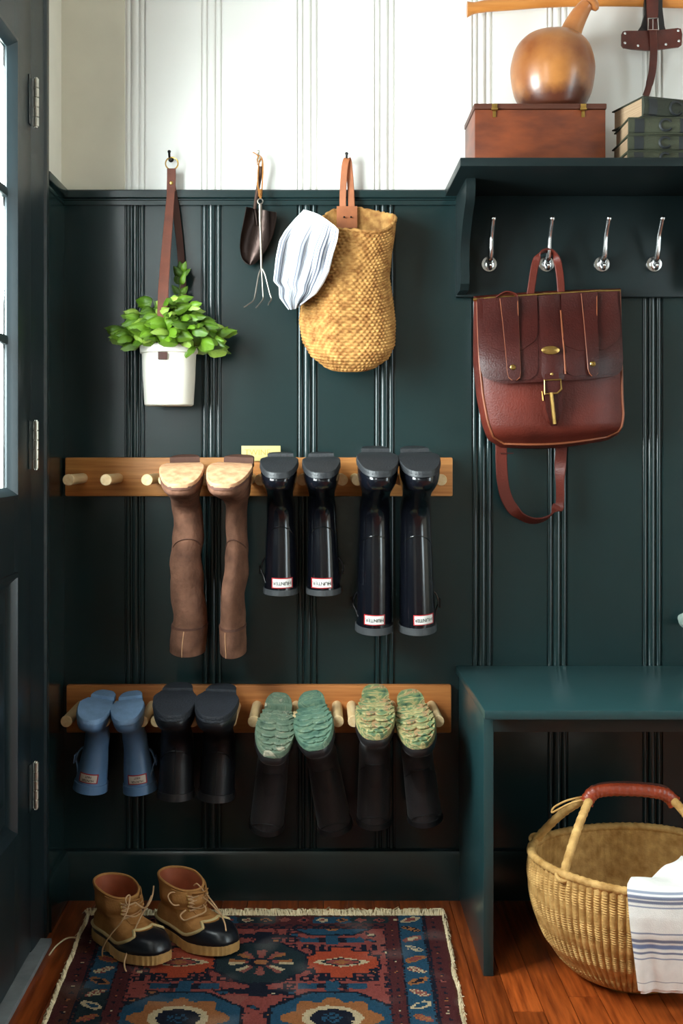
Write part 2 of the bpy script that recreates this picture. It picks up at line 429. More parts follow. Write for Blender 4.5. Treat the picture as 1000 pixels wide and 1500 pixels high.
for px in (716, 800, 881, 957.5):
    c = W(px, 387, .023); x, z = c.x, c.z
    hk = MB().lathe([(.0190, 0), (.0190, .002), (.0175, .0042), (.0125, .0050), (.0115, .0038), (.007, .0060), (.0002, .0065)], (x, -.022, z), 20, ax=(0, -1, 0)).build('coat_hook', M_steel, shelf)
    arm = spline([(x, -.026, z + .004), (x, -.046, z + .010), (x, -.058, z + .030), (x, -.066, z + .058), (x, -.084, z + .082), (x, -.092, z + .093)], 6)
    n = len(arm)
    MB().tube(arm, [lerp(.0072, .0046, min(1, i / n * 1.6)) for i in range(n)], 10).ball(arm[-1], .0066, 10).build('hook_arm', M_steel, hk)
    lo = spline([(x, -.028, z - .002), (x, -.036, z - .010), (x, -.044, z - .012), (x, -.050, z - .006)], 5)
    MB().tube(lo, [lerp(.0058, .0040, i / len(lo)) for i in range(len(lo))], 10).ball(lo[-1], .0048, 10).build('hook_prong', M_steel, hk)

# ------------------------------------------------------------------ things on the shelf
M_box = mat('stained_box_wood', (80, 33, 14), .45, scale=5, stretch=(2.2, 2.2, 6), rgb2=(124, 58, 26), bump=.1, bscale=40, coat=.1)
M_boxdark = mat('box_lid_edge', (74, 34, 18), .5, var=.2)
bx = thing('wooden_box', 'reddish brown wooden box with small hinges under the gourd on the shelf', 'box', (.486, -.103, SZ))
x0, x1, zt = .343, .629, 1.806
MB().box(x0, x1, -.187, -.02, SZ + .0005, zt - .013, .0025).build('body', M_box, bx)
MB().box(x0 - .002, x1 + .002, -.190, -.018, zt - .0125, zt, .003).build('lid', M_boxdark, bx)
for px in (724, 854):
    c = W(px, 157, .19); z = zt - .014
    MB().box(c.x - .006, c.x + .006, -.1925, -.1905, z, z + .012, .0005).box(c.x - .0035, c.x + .0035, -.1895, -.187, z - .016, z + .001, .0005).tube([(c.x - .007, -.192, z), (c.x + .007, -.192, z)], .0028, 8).build('hinge', M_brass, bx)

M_gourd = mat('polished_gourd', (128, 68, 28), .34, scale=9, rgb2=(186, 122, 62), coat=.25, bump=.05, bscale=30, detail=7)
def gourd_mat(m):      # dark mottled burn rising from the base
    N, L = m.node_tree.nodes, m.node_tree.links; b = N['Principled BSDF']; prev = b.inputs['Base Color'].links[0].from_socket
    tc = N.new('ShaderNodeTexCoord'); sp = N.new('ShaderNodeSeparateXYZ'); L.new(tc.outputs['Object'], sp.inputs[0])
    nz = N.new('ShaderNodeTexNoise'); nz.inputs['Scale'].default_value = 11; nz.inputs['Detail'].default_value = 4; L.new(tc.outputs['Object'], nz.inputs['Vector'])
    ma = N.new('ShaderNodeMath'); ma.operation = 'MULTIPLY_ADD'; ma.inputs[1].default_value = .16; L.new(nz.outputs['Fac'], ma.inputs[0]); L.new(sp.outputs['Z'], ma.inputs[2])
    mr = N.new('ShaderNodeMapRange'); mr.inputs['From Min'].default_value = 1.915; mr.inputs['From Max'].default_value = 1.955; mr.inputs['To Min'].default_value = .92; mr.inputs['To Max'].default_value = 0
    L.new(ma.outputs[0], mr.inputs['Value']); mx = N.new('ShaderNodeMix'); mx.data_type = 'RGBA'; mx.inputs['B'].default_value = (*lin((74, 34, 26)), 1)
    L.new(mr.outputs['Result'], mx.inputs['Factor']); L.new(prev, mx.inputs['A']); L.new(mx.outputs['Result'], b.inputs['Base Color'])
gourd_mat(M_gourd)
M_gneck = mat('gourd_neck_skin', (166, 96, 46), .36, scale=14, rgb2=(196, 132, 74), coat=.2)
gc = W(809, 150, .105)
gd = thing('gourd_vessel', 'round tan gourd bottle with bent neck standing on the wooden box', 'gourd', (gc.x, gc.y, zt))
prof = [(.03, 0), (.055, .001), (.066, .006)] + [(p[0], p[1]) for p in spline([(.070, .012), (.086, .045), (.0935, .085), (.0925, .115), (.082, .150), (.060, .174), (.036, .183), (.020, .186)], 4)]
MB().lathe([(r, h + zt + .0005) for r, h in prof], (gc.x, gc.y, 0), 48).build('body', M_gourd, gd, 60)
nk = spline([W(833, 56, .105), W(838, 42, .106), W(846, 26, .108), W(854, 13, .110), W(860, 6, .112)], 6); n = len(nk)
MB().tube(nk, [interp([(0, .027), (.25, .0235), (.55, .0200), (.85, .0160), (1, .0150)], i / (n - 1)) for i in range(n)], 20).build('neck', M_gneck, gd, 60)
cp = spline([W(853, 5, .112), W(860, 1, .113), W(868, 6, .113), W(874, 15, .113)], 5)
MB().tube(cp, [interp([(0, .004), (.2, .0125), (.55, .0130), (.8, .0105), (1, .004)], i / (len(cp) - 1)) for i in range(len(cp))], 16).build('stopper', M_gneck, gd, 60)

M_cloth = mat('olive_book_cloth', (54, 57, 40), .75, var=.18, scale=30, bump=.25, bscale=600)
M_cloth2 = mat('darker_book_cloth', (42, 46, 34), .75, var=.2, scale=30, bump=.25, bscale=600)
M_page = mat('aged_page_edges', (176, 150, 118), .85, scale=3, stretch=(3, 3, 260), rgb2=(134, 106, 82))
M_lab = mat('dark_spine_label', (26, 30, 32), .6, var=.2)
def book(z0, th, xl, yf, depth, length, yaw, cloth, label):
    t = thing('book', label, 'book', (xl, yf, z0), 'old cloth bound books stacked on the shelf'); t.rotation_euler = (0, 0, yaw)
    c = .0028; s = .012                                    # board thickness, rounded spine
    MB().box(0, length, .004, depth, 0, c, .0006).box(0, length, .004, depth, th - c, th, .0006)\
        .prism([(.006, 0), (.001, th * .12), (-.002, th * .5), (.001, th * .88), (.006, th), (.009, th), (.009, 0)], 'x', 0, length).build('cover', cloth, t, 30, local=True)
    MB().box(.004, length - .004, .0091, depth - .005, c, th - c).build('page_block', M_page, t, 0, local=True)
    def strip(a, b, m, nm): MB().prism([(.0055, .001), (.0004, th * .12), (-.0026, th * .5), (.0004, th * .88), (.0055, th - .001)], 'x', a, b).build(nm, m, t, 30, local=True)
    strip(.012, .032, M_lab, 'spine_label'); strip(.108, .150, M_lab, 'spine_label')
    rr = th * .33; pts = [(.078 + rr * cos(a) * 1.05, -.0030, th / 2 + rr * sin(a)) for a in [radians(-150 + 300 * k / 16 + 180) for k in range(17)]]
    MB().tube(pts, .0028, 6, flat=.4).build('spine_letter', M_lab, t, local=True)
    return t
xl = (921 - VX) * 2.50 / F
book(SZ + .0005, .027, xl - .002, -.252, .135, .21, .03, M_cloth, 'olive cloth book lying lowest in the stack of old books')
book(SZ + .028, .035, xl - .001, -.25, .132, .205, .02, M_cloth, 'olive cloth book lying second from the bottom of the stack')
book(SZ + .0635, .037, xl, -.25, .132, .21, -.01, M_cloth, 'olive cloth book lying just under the slanted top book')
book(SZ + .101, .044, (942 - VX) * 2.5 / F, -.255, .128, .2, .30, M_cloth2, 'dark olive book lying slanted on top of the stack')

M_axe = mat('waxed_handle_wood', (186, 112, 48), .4, scale=4, stretch=(1.5, 10, 22), rgb2=(208, 138, 66), coat=.15)
ax = [W(p, q, .04) for p, q in ((684, 14), (694, 12), (712, 9), (750, 6), (800, 2), (860, 0), (930, 0), (985, 2), (1040, 2))]
ax = spline(ax, 4); n = len(ax); rings = []
hh = [(0, .019), (.05, .0172), (.12, .0135), (.3, .0140), (.6, .0150), (1, .0160)]
for i, p in enumerate(ax):
    h_ = interp(hh, i / (n - 1)); rings.append([p + Vector((0, cos(a) * .0105, sin(a) * h_)) for a in [2 * pi * k / 16 for k in range(16)]])
tag(MB().loft(rings).build('axe_handle', M_axe, smooth=50), 'honey coloured wooden axe handle with flared end across the white boards', 'handle')

M_lea_d = mat('oxblood_leather', (78, 30, 20), .38, var=.25, scale=30, bump=.12, bscale=220, coat=.1)
M_lea_b = mat('black_leather', (24, 20, 20), .5, var=.2, bump=.1, bscale=220)
hol = thing('leather_holster', 'dark brown leather tool holster with buckle hanging over the book stack', 'holster', tuple(W(955, 20, .03)))
def px_poly(pts, dep): return [tuple(W(a, b, dep)) for a, b in pts]
def slab_px(mb, pts, dep, th):
    P = [W(a, b, dep) for a, b in pts]; return mb.loft([P, [p + Vector((0, th, 0)) for p in P]])
slab_px(MB(), [(944, -40), (970, -40), (970, 12), (973, 38), (976, 48), (932, 48), (940, 36), (944, 22)], .058, .012).build('backing', M_lea_b, hol, 30)
slab_px(MB(), [(912, 46), (918, 45), (950, 45), (965, 44), (992, 41), (997, 42), (999, 50), (998, 66), (994, 69), (970, 72), (950, 74), (925, 72), (913, 70), (910, 66), (910, 50)], .064, .005).build('cross_strap', M_lea_d, hol, 30)
slab_px(MB(), [(946, -40), (964, -40), (964, 0), (963, 45), (948, 45), (947, 0)], .063, .004).build('strap', M_lea_d, hol, 30)
MB().ribbon(spline([W(956, 24, .068), W(956, 42, .070), W(957, 60, .069), W(957, 80, .064), W(955, 105, .055), W(949, 130, .046), W(945, 141, .045)], 5), [.0172] * 24 + [.0150] * 7, .0025, (1, 0, 0)).build('hanging_tail', M_lea_d, hol, 30)
MB().tube(px_poly([(949, 27), (963, 27), (964, 44), (949, 44)], .074), .0018, 8, closed=True).tube(px_poly([(956, 28), (956, 43)], .0745), .0012, 6).build('buckle', M_steel, hol)
for a, b in ((915, 49), (915, 63), (934, 67), (975, 65), (994, 60), (993, 45)): MB().ball(W(a, b, .0645), .0032, 10, (1, .5, 1)).build('rivet', M_steel, hol)

# ------------------------------------------------------------------ peg racks
def peg_rack(px0, px1, py0, py1, pegs, pyp, m, label):
    a, b = W(px0, py0, .022), W(px1, py1, .022)
    t = thing('peg_rack', label, 'peg rack', ((a.x + b.x) / 2, -.011, b.z), 'wooden boot racks on the green wall')
    MB().box(a.x, b.x, -.022, -.0002, b.z, a.z, .004).build('rail_board', m, t)
    X = []
    for p in pegs:
        e = W(p, pyp, .182); X.append(e.x)
        MB().lathe([(.0118, .0205), (.0120, .172), (.0128, .176), (.0128, .181), (.0118, .182)], (e.x, 0, e.z), 16, ax=(0, -1, 0)).build('peg', M_peg, t)
    return X
peg_rack(95, 663, 670, 727, (100, 155, 215, 240, 301, 363, 381, 443, 501, 523, 587, 646), 703, M_oak, 'upper oak peg rack, its first three pegs empty')
peg_rack(97, 661, 1004, 1074, (97, 152.5, 208, 229, 282, 338, 371, 432, 495, 518, 580, 642), 1057, M_oak2, 'lower oak peg rack holding blue and camouflage soled boots')
M_tagp = mat('yellowed_brass_sheet', (214, 196, 128), .5, var=.1, scale=30)
M_tagt = mat('faded_engraving', (178, 156, 78), .6)
a, b = W(354, 653, .012), W(411, 674, .012)
lb = thing('name_plate', 'small pale yellow plate with faded letters behind the upper rack', 'plate', ((a.x + b.x) / 2, -.006, b.z))
MB().box(a.x, b.x, -.0258, -.0225, 1.0235, a.z, .0006).build('plate', M_tagp, lb)
def text_mesh(body, size):
    c = bpy.data.curves.new('lettering', 'FONT'); c.body = body; c.size = size; c.align_x = 'CENTER'; c.align_y = 'CENTER'; c.extrude = .0003
    o = bpy.data.objects.new('lettering', c); COL.objects.link(o); bpy.context.view_layer.update()
    me = bpy.data.meshes.new_from_object(o.evaluated_get(bpy.context.evaluated_depsgraph_get())); bpy.data.objects.remove(o); bpy.data.curves.remove(c); return me
me = text_mesh('TWINE', .019); me.materials.append(M_tagt)
for v in me.vertices: v.co = Vector((v.co.x + (a.x + b.x) / 2 - .008, -.0259 - v.co.z, v.co.y + (1.0235 + a.z) / 2 + .002))
put('lettering', me, lb)

# ------------------------------------------------------------------ boots
def catm(tab, x):
    for i, (a, b) in enumerate(zip(tab, tab[1:])):
        if x <= b[0] or i == len(tab) - 2:
            t = min(1, max(0, (x - a[0]) / (b[0] - a[0]))); p = tab[max(i - 1, 0)]; q = tab[min(i + 2, len(tab) - 1)]; o = []
            for k in range(1, len(a)):
                m0 = (b[k] - p[k]) / (b[0] - p[0]) if b[0] > p[0] else 0; m1 = (q[k] - a[k]) / (q[0] - a[0]); h = b[0] - a[0]
                o.append((2 * t**3 - 3 * t * t + 1) * a[k] + (t**3 - 2 * t * t + t) * m0 * h + (3 * t * t - 2 * t**3) * b[k] + (t**3 - t * t) * m1 * h)
            return o
PROF = [(0, .70), (.12, .745), (.3, .69), (.45, .76), (.62, .97), (.74, 1.), (.88, .95), (1, .86)]
class Last:
    """outline of a boot standing upright, heel at y=0, toe towards -y"""
    def __init__(s, L, Wd, Hs, sw, sd, aw=None, ad=None, k=None, spring=.012, slouch=0, seed=0, flat=1.0):
        s.L, s.W, s.H, s.spring, s.slouch, s.seed = L, Wd, Hs, spring, slouch, seed
        aw = aw or sw * .92; ad = ad or sd * .95; k = k or L / .26; s.k = k; c = .010 + ad / 2
        h = Wd / 2
        s.tab = [(0, 0, L * .985, h * .96, 0), (.010 * k, -.002, L, h * 1.0, 0), (.026 * k, -.002, L * .99, h * .99, 0), (.040 * k * flat, 0, L * .95, h * .95, .05), (.052 * k * flat, .002, L * .87, h * .88, .15),
                 (.064 * k, .005, L * .75, h * .80, .3), (.078 * k, .008, L * .63, h * .72, .5), (.094 * k, .009, L * .54, lerp(h * .66, aw / 2, .6), .75),
                 (.115 * k, .010, .010 + ad * 1.08, aw / 2, 1), (.15 * k, .010, .010 + ad, aw / 2, 1)]
        rest = Hs - .15 * k
        for f in (.35, .7, 1.): s.tab.append((.15 * k + rest * f, c - lerp(ad, sd, f) / 2, c + lerp(ad, sd, f) / 2, lerp(aw, sw, f ** .8) / 2, 1))
    def P(s, th, z, off=0.0):
        yb, yf, hw, m = catm(s.tab, z)
        u = (1 - cos(th)) / 2; sn = sin(th); a = abs(sn)
        mult = lerp(interp(PROF, u) * a ** .58, a, m); y = -(yb + (yf - yb) * u); x = math.copysign(hw * mult, sn)
        zz = z + s.spring * sst(.55, 1.15, u) * 1.6 * max(0, 1 - z / (.09 * s.k))
        v = Vector((x, y, zz))
        if s.slouch and z > .1 * s.k:
            t = (z - .1 * s.k) / (s.H - .1 * s.k); fade = min(1, t * 6) 
            v.x += s.slouch * fade * (sin(z * 31 + s.seed) * .6 + noise.noise((z * 9, s.seed, 0)) * 1.2)
            v += Vector((x, 0, 0)) * fade * noise.noise((z * 22, th * .6, s.seed)) * s.slouch * 34
            v.y += fade * s.slouch * noise.noise((z * 24, cos(th) * 1.4, s.seed + 5)) * 1.3
        if off:
            c = Vector((0, -(yb + yf) / 2, zz)); d = v - c; v = v + d.normalized() * off
        return v
    def ring(s, z, n=36, off=0.0): return [s.P(2 * pi * k / n, z, off) for k in range(n)]
    def hw(s, u):                       # footprint half width at u (0 heel, 1 toe)
        sn = max(0, sqrt(max(0, 1 - (1 - 2 * u) ** 2))); return s.W / 2 * interp(PROF, u) * sn ** .58
    def sp(s, u): return s.spring * sst(.55, 1.15, u) * 1.6
    def pad(s, u0, u1, z0, z1, off=0.0, n=14, inset=.0015):
        """sole block between fractions u0..u1 of the foot length"""
        us = [u0 + (u1 - u0) * (1 - cos(pi * i / n)) / 2 for i in range(n + 1)]; Lm = []; Rm = []
        for u in us:
            y = -u * s.L + (.0 if 0 < u < 1 else 0); h = s.hw(u) + (off if .02 < u < .98 else off * .4); h = max(h, .003)
            yy = y + (off if u < .02 else -off if u > .98 else 0)
            Lm.append(Vector((-h, yy, s.sp(u)))); Rm.append(Vector((h, yy, s.sp(u))))
        poly = Rm + Lm[::-1]; c = sum((p for p in poly), Vector()) / len(poly)
        def lev(z, ins): return [p + Vector((0, 0, z)) + Vector((c.x - p.x, c.y - p.y, 0)).normalized() * ins for p in poly]
        m = MB(); R = [lev(z0, 0), lev(z1 + .002, 0), lev(z1, inset)]
        m.loft(R, cap0=False, cap1=False); N = n + 1
        for r in (R[0], R[2]):           # quad caps that follow the toe spring
            m.add(r, [(i, i + 1, 2 * N - 2 - i, 2 * N - 1 - i) for i in range(N - 1)])
        return m
def boot(name, label, group, lt, px, py, dep, tilt, roll, yaw, upper, sole, pads=(.0, .27, .36, 1.), sole_th=.010, heel_th=.016, heel_m=None, waist_m=None, category='boot'):
    tip = lt.P(pi, 0); tip = tip + Vector((0, 0, 0))
    Mx = Matrix.Translation(W(px, py, dep)) @ Matrix.Rotation(yaw, 4, 'Z') @ Matrix.Rotation(-roll, 4, 'Y') @ Matrix.Rotation(tilt, 4, 'X') @ Matrix.Rotation(pi, 4, 'Y') @ Matrix.Translation(-tip)
    t = thing(name, label, category, (0, 0, 0), group); t.matrix_world = Mx; t.matrix_basis = Mx
    N = 22; H_ = lt.H
    zs = [0, .006, .014, .026, .034, .042, .05, .058, .066, .074, .084, .094, .106, .118, .132, .15]; zs = [z * lt.k for z in zs]
    nn = max(6, int((H_ - zs[-1]) / .014)); zs += [lerp(zs[-1], H_, i / nn) for i in range(1, nn + 1)]
    rings = [lt.ring(z) for z in zs]
    rings += [lt.ring(H_, off=-.003), lt.ring(H_ - .03, off=-.0035), lt.ring(H_ - .07, off=-.004)]
    MB().loft(rings, uv=True).build('upper', upper, t, 60, local=True)
    sl = lt.pad(0, 1, .003, -.004, .0025).build('sole', waist_m or sole, t, 40, local=True)
    lt.pad(pads[0], pads[1], -.002, -heel_th, .002).build('heel_block', heel_m or sole, t, 40, local=True)
    lt.pad(pads[2], pads[3], -.002, -sole_th, .002).build('forefoot_pad', sole, t, 40, local=True)
    return t
def band(t, lt, z0, z1, m, off=.002, name='top_band', n=36, label=None):
    rings = [lt.ring(z0, n, 0), lt.ring(z0 + .0005, n, off), lt.ring(z1 - .0005, n, off), lt.ring(z1, n, 0)]
    return MB().loft(rings, cap0=False, cap1=False).build(name, m, t, 40, local=True, label=label)
M_patch = mat('white_patch', (236, 232, 226), .5, var=.02); M_red = mat('red_patch_edge', (170, 30, 36), .5); M_ink = mat('black_ink', (20, 20, 22), .5)
M_cp = mat('cream_patch', (214, 196, 178), .5, var=.05)
def front_patch(t, lt, zc, wd, ht, lines, x0=0.0, mp=None, me_=None, tilt=0.0):
    th_of = lambda x, z: pi - math.asin(max(-.98, min(.98, x / catm(lt.tab, z)[2])))
    ct, st_ = cos(tilt), sin(tilt)
    def sf(x, z, off):
        x, z = x0 + x * ct - z * st_, zc + x * st_ + z * ct
        p = lt.P(th_of(x, z), z, 0); return Vector((x, p.y - off, z))
    e = .0022
    MB().grid(lambda u, v: sf(lerp(-wd / 2 - e, wd / 2 + e, u), lerp(-ht / 2 - e, ht / 2 + e, v), .0012), 10, 3, .0008).build('label_border', M_red, t, local=True)
    pt = MB().grid(lambda u, v: sf(lerp(-wd / 2, wd / 2, u), lerp(-ht / 2, ht / 2, v), .0022), 10, 3, .0006).build('label_patch', mp or M_patch, t, local=True)
    for s_, dz, sz in lines:
        me = text_mesh(s_, sz); me.materials.append(me_ or M_ink)
        for v in me.vertices: v.co = sf(v.co.x, v.co.y + dz, .0034 + v.co.z)
        put('lettering', me, pt, local=True)
def side_buckle(t, lt, z, side, m, mm=None):
    hw = catm(lt.tab, z)[2]; y = lt.P(pi / 2, z).y
    c = Vector((side * (hw + .001), y - .006, z))
    st = MB().ribbon(spline([c + Vector((-side * .004, -.010, .03)), c + Vector((side * .002, -.004, .012)), c + Vector((side * .007, 0, 0)), c + Vector((side * .003, .002, -.018)), c + Vector((-side * .003, .003, -.026))], 5), .013, .003, (0, 1, 0)).build('side_strap', m, t, local=True)
    MB().tube([c + Vector((side * .010, dy, dz)) for dy, dz in ((-.009, -.009), (.009, -.009), (.009, .009), (-.009, .009))], .0016, 6, closed=True).build('buckle', mm or M_iron, st, local=True)

M_suede = mat('worn_brown_suede', (84, 56, 43), .85, var=.3, scale=26, bump=.5, bscale=110, spec=.2, rgb2=(126, 88, 69), detail=7)
M_suede_d = mat('dark_brown_leather', (84, 54, 42), .7, var=.2, bump=.2, bscale=150, spec=.3)
M_tansole = mat('tan_leather_sole', (164, 118, 86), .8, scale=60, rgb2=(200, 156, 118), bump=.2, bscale=200, spec=.2)
M_navy = mat('gloss_navy_rubber', (10, 12, 18), .18, var=.12, scale=10, bump=.04, bscale=60, coat=.35)
M_grsole = mat('grey_rubber_sole', (30, 32, 35), .5, var=.15, scale=40, bump=.25, bscale=260)
M_band = mat('grey_rubber_band', (58, 60, 62), .5, var=.2, scale=30)
M_blue = mat('dusty_blue_rubber', (100, 134, 172), .38, var=.10, scale=20, bump=.05, bscale=60, coat=.1)
M_bsole = mat('dusty_blue_sole', (128, 160, 196), .6, var=.1, scale=50, bump=.2, bscale=300)
M_dnavy = mat('matte_dark_rubber', (13, 14, 19), .42, var=.2, scale=15, bump=.1, bscale=80)
M_dsole = mat('dark_navy_sole', (22, 26, 34), .72, var=.25, scale=60, bump=.4, bscale=240)
M_black = mat('black_neoprene', (44, 39, 40), .5, var=.2, scale=30, bump=.15, bscale=160, sheen=.1)
M_blackr = mat('black_rubber', (34, 32, 33), .4, var=.2, scale=20)
def camo(name, cols, seed):
    m = mat(name, cols[0], .6, var=.1, bump=.25, bscale=250, spec=.35)
    N, L = m.node_tree.nodes, m.node_tree.links; b = N['Principled BSDF']; tc = N.new('ShaderNodeTexCoord')
    mp = N.new('ShaderNodeMapping'); mp.inputs['Location'].default_value = (seed, seed * 2, 0); L.new(tc.outputs['Object'], mp.inputs['Vector'])
    n = N.new('ShaderNodeTexNoise'); n.inputs['Scale'].default_value = 30; n.inputs['Detail'].default_value = 3; n.inputs['Distortion'].default_value = 1.2; L.new(mp.outputs[0], n.inputs['Vector'])
    r = N.new('ShaderNodeValToRGB'); r.color_ramp.interpolation = 'LINEAR'; el = r.color_ramp.elements
    pos = [.30, .42, .48, .54, .60, .70]
    while len(el) < len(cols): el.new(.5)
    for e, c, p in zip(el, cols, pos): e.position = p; e.color = (*lin(c), 1)
    L.new(n.outputs['Fac'], r.inputs[0]); L.new(r.outputs[0], b.inputs['Base Color']); return m
M_camo1 = camo('sage_marbled_sole', [(62, 82, 68), (98, 116, 96), (86, 106, 88), (116, 126, 104), (74, 96, 80), (168, 160, 138)], 1)
M_camo2 = camo('green_marbled_sole', [(64, 94, 80), (84, 114, 96), (98, 124, 102), (80, 108, 92), (118, 138, 112), (72, 100, 84)], 4)
M_camo3 = camo('camouflage_sole', [(54, 80, 66), (108, 126, 84), (180, 158, 108), (84, 112, 76), (178, 138, 96), (64, 92, 80)], 7)

GR = {'a': 'pair of tall brown suede boots', 'b': 'pair of short navy rubber boots', 'c': 'pair of tall navy rubber boots', 'd': 'pair of blue rubber boots for a child', 'e': 'pair of dark rubber boots', 'f': 'two pairs of black boots with camouflage soles'}
def upper_lines(t, lt, z, m):       # welted seam across the ankle
    pts = [lt.P(pi + a, z + .022 * (abs(a) / 1.1) ** 2, .0006) for a in [lerp(-1.1, 1.1, i / 16) for i in range(17)]]
    MB().tube(pts, .0013, 6).build('seam', m, t, local=True)
# brown pair
for (px, py, sw, sd, yaw, sd_, lab, ro) in ((263, 716, .082, .105, .05, 1, 'tall brown suede boot hung beside the three empty pegs', .018), (325, 716, .056, .12, -.10, 4, 'tall brown suede boot hung beside the short navy boots', -.048)):
    lt = Last(.262, .096, .424, sw, sd, aw=sw * .80, ad=sd * .84, k=.80, spring=.022, slouch=.0055, seed=sd_, flat=.92)
    t = boot('tall_boot', lab, GR['a'], lt, px, py, .335, radians(5), ro, yaw, M_suede, M_tansole, pads=(0, .25, .42, 1.), sole_th=.010, heel_th=.018, heel_m=M_suede_d, waist_m=M_suede_d)
    band(t, lt, .364, .4235, M_suede, .0016, 'top_cuff'); band(t, lt, .360, .366, M_suede_d, .0022, 'cuff_seam')
    pts = [lt.P(pi - .25, z, .0016) for z in [lerp(.367, .4235, i / 6) for i in range(7)]]
    MB().tube(pts, .0012, 6).build('cuff_stitch', M_tansole, t, local=True)
    upper_lines(t, lt, .16, M_suede_d)
# short navy pair
for (px, py, side, ro, lab) in ((407, 699, 1, .0, 'short glossy navy rubber boot hung beside the tall brown boots'), (471, 699, -1, .02, 'short glossy navy rubber boot hung beside the tall navy boots')):
    lt = Last(.24, .083, .298, .076, .10, aw=.064, ad=.085, k=.9, spring=.018)
    t = boot('short_rain_boot', lab, GR['b'], lt, px, py, .30, radians(3), ro, 0.0, M_navy, M_grsole)
    band(t, lt, .286, .299, M_band, .0022); front_patch(t, lt, .270, .041, .0185, [('HUNTER', 0, .0105)], side * -.004)
    side_buckle(t, lt, .245, side, M_navy); upper_lines(t, lt, .145, M_navy)
# tall navy pair
for (px, py, side, ro, lab) in ((556, 697, 1, .0, 'tall glossy navy rubber boot hung beside the short navy boots'), (619, 697, -1, .025, 'tall glossy navy rubber boot hung at the end of the upper rack')):
    lt = Last(.265, .091, .396, .083, .118, aw=.070, ad=.092, spring=.018)
    t = boot('tall_rain_boot', lab, GR['c'], lt, px, py, .33, radians(5), ro, 0.0, M_navy, M_grsole)
    band(t, lt, .381, .397, M_band, .0022); front_patch(t, lt, .362, .041, .0185, [('HUNTER', 0, .0105)], side * .006 - .004)
    side_buckle(t, lt, .335, side, M_navy); upper_lines(t, lt, .175, M_navy)
# blue pair
for (px, py, side, ro, yw, lab) in ((128, 1059, 1, -.15, -.05, 'small dusty blue rubber boot hung nearest the door'), (184, 1060, -1, .10, .05, 'small dusty blue rubber boot hung beside the dark rubber boots')):
    lt = Last(.175, .074, .205, .074, .085, aw=.055, ad=.066, k=.72, spring=.014)
    t = boot('small_rain_boot', lab, GR['d'], lt, px, py, .235, radians(2), ro, yw, M_blue, M_bsole, pads=(0, .30, .40, 1.), heel_th=.011, sole_th=.008)
    band(t, lt, .186, .206, M_blue, .0022)
    front_patch(t, lt, .170, .037, .0165, [('HUNTER', .0036, .0068), ('FIRST', -.0042, .0062)], 0, M_cp, M_ink)
    side_buckle(t, lt, .140, side, M_blue, M_blue)
# dark pair
for (px, py, ro, yw, lab) in ((252, 1055, -.02, .05, 'matte dark navy rubber boot hung beside the blue boots'), (311, 1057, -.05, -.02, 'matte dark navy rubber boot hung beside the camouflage soled boots')):
    lt = Last(.235, .095, .230, .080, .10, aw=.074, ad=.088, k=.86, spring=.018)
    t = boot('dark_rain_boot', lab, GR['e'], lt, px, py, .295, radians(-1), ro, yw, M_dnavy, M_dsole, pads=(0, .32, .37, 1.), heel_th=.014, sole_th=.011)
    band(t, lt, .214, .231, M_blackr, .0022); upper_lines(t, lt, .12, M_dnavy)
    MB().tube([lt.P(pi, z, .0008) for z in [lerp(.11, .213, i / 12) for i in range(13)]], .0016, 6).build('front_seam', M_dnavy, t, local=True)
# camouflage soled pairs
def tread(t, lt, sole):
    for u in (.39, .485, .58, .675, .77, .865, .945):
        h = lt.hw(u) - .0035; n = 12; pts = []
        for i in range(n + 1):
            x = lerp(-h, h, i / n); pts.append(Vector((x, -u * lt.L + .0042 * sin(2 * pi * 2.5 * i / n), lt.sp(u) - .0098)))
        MB().ribbon(pts, h and .0205 if u < .9 else .014, .006, (0, 1, 0)).build('tread_bar', sole, t, 40, local=True)
    for u in (.07, .18):
        h = lt.hw(u) - .005; MB().box(-h, h, -u * lt.L - .010, -u * lt.L + .010, -.0198, -.015, .0015).build('tread_bar', sole, t, 40, local=True)
for (px, py, ro, yw, tl, Ht, sole, lab) in (
    (399, 1107, -.10, .0, 12, .285, M_camo1, 'black boot with sage marbled sole hung beside the dark rubber boots'),
    (463, 1096, .18, .0, 9, .290, M_camo2, 'black boot with plain green sole hung second among the marbled soles'),
    (549, 1081, -.01, -.05, 7, .285, M_camo3, 'black boot with tan and green sole, its shaft hanging straight'),
    (615, 1094, .13, -.01, 9, .270, M_camo3, 'black boot with tan and green sole hung at the lower rack end')):
    lt = Last(.240, .087, Ht, .078, .098, aw=.070, ad=.086, k=.9, spring=.015)
    t = boot('ankle_boot', lab, GR['f'], lt, px, py, .305, radians(tl), ro, yw, M_black, sole, pads=(0, .27, .33, 1.), heel_th=.018, sole_th=.010)
    tread(t, lt, sole); band(t, lt, Ht - .012, Ht + .001, M_blackr, .0022)
    MB().loft([lt.ring(z, off=.0022) for z in (.001, .008, .018, .026)], cap0=False, cap1=False).build('rubber_foxing', M_blackr, t, local=True)
    zc = .165; P_ = lambda a, z: lt.P(pi + a, z, .0015)
    MB().grid(lambda u, v: P_(lerp(-.6, .6, u) * sin(pi * lerp(.12, .5, v)), lerp(zc + .022, zc - .03, v)), 10, 6, .0015).build('shin_patch', M_blackr, t, local=True)
    upper_lines(t, lt, .135, M_blackr); upper_lines(t, lt, Ht - .03, M_blackr)

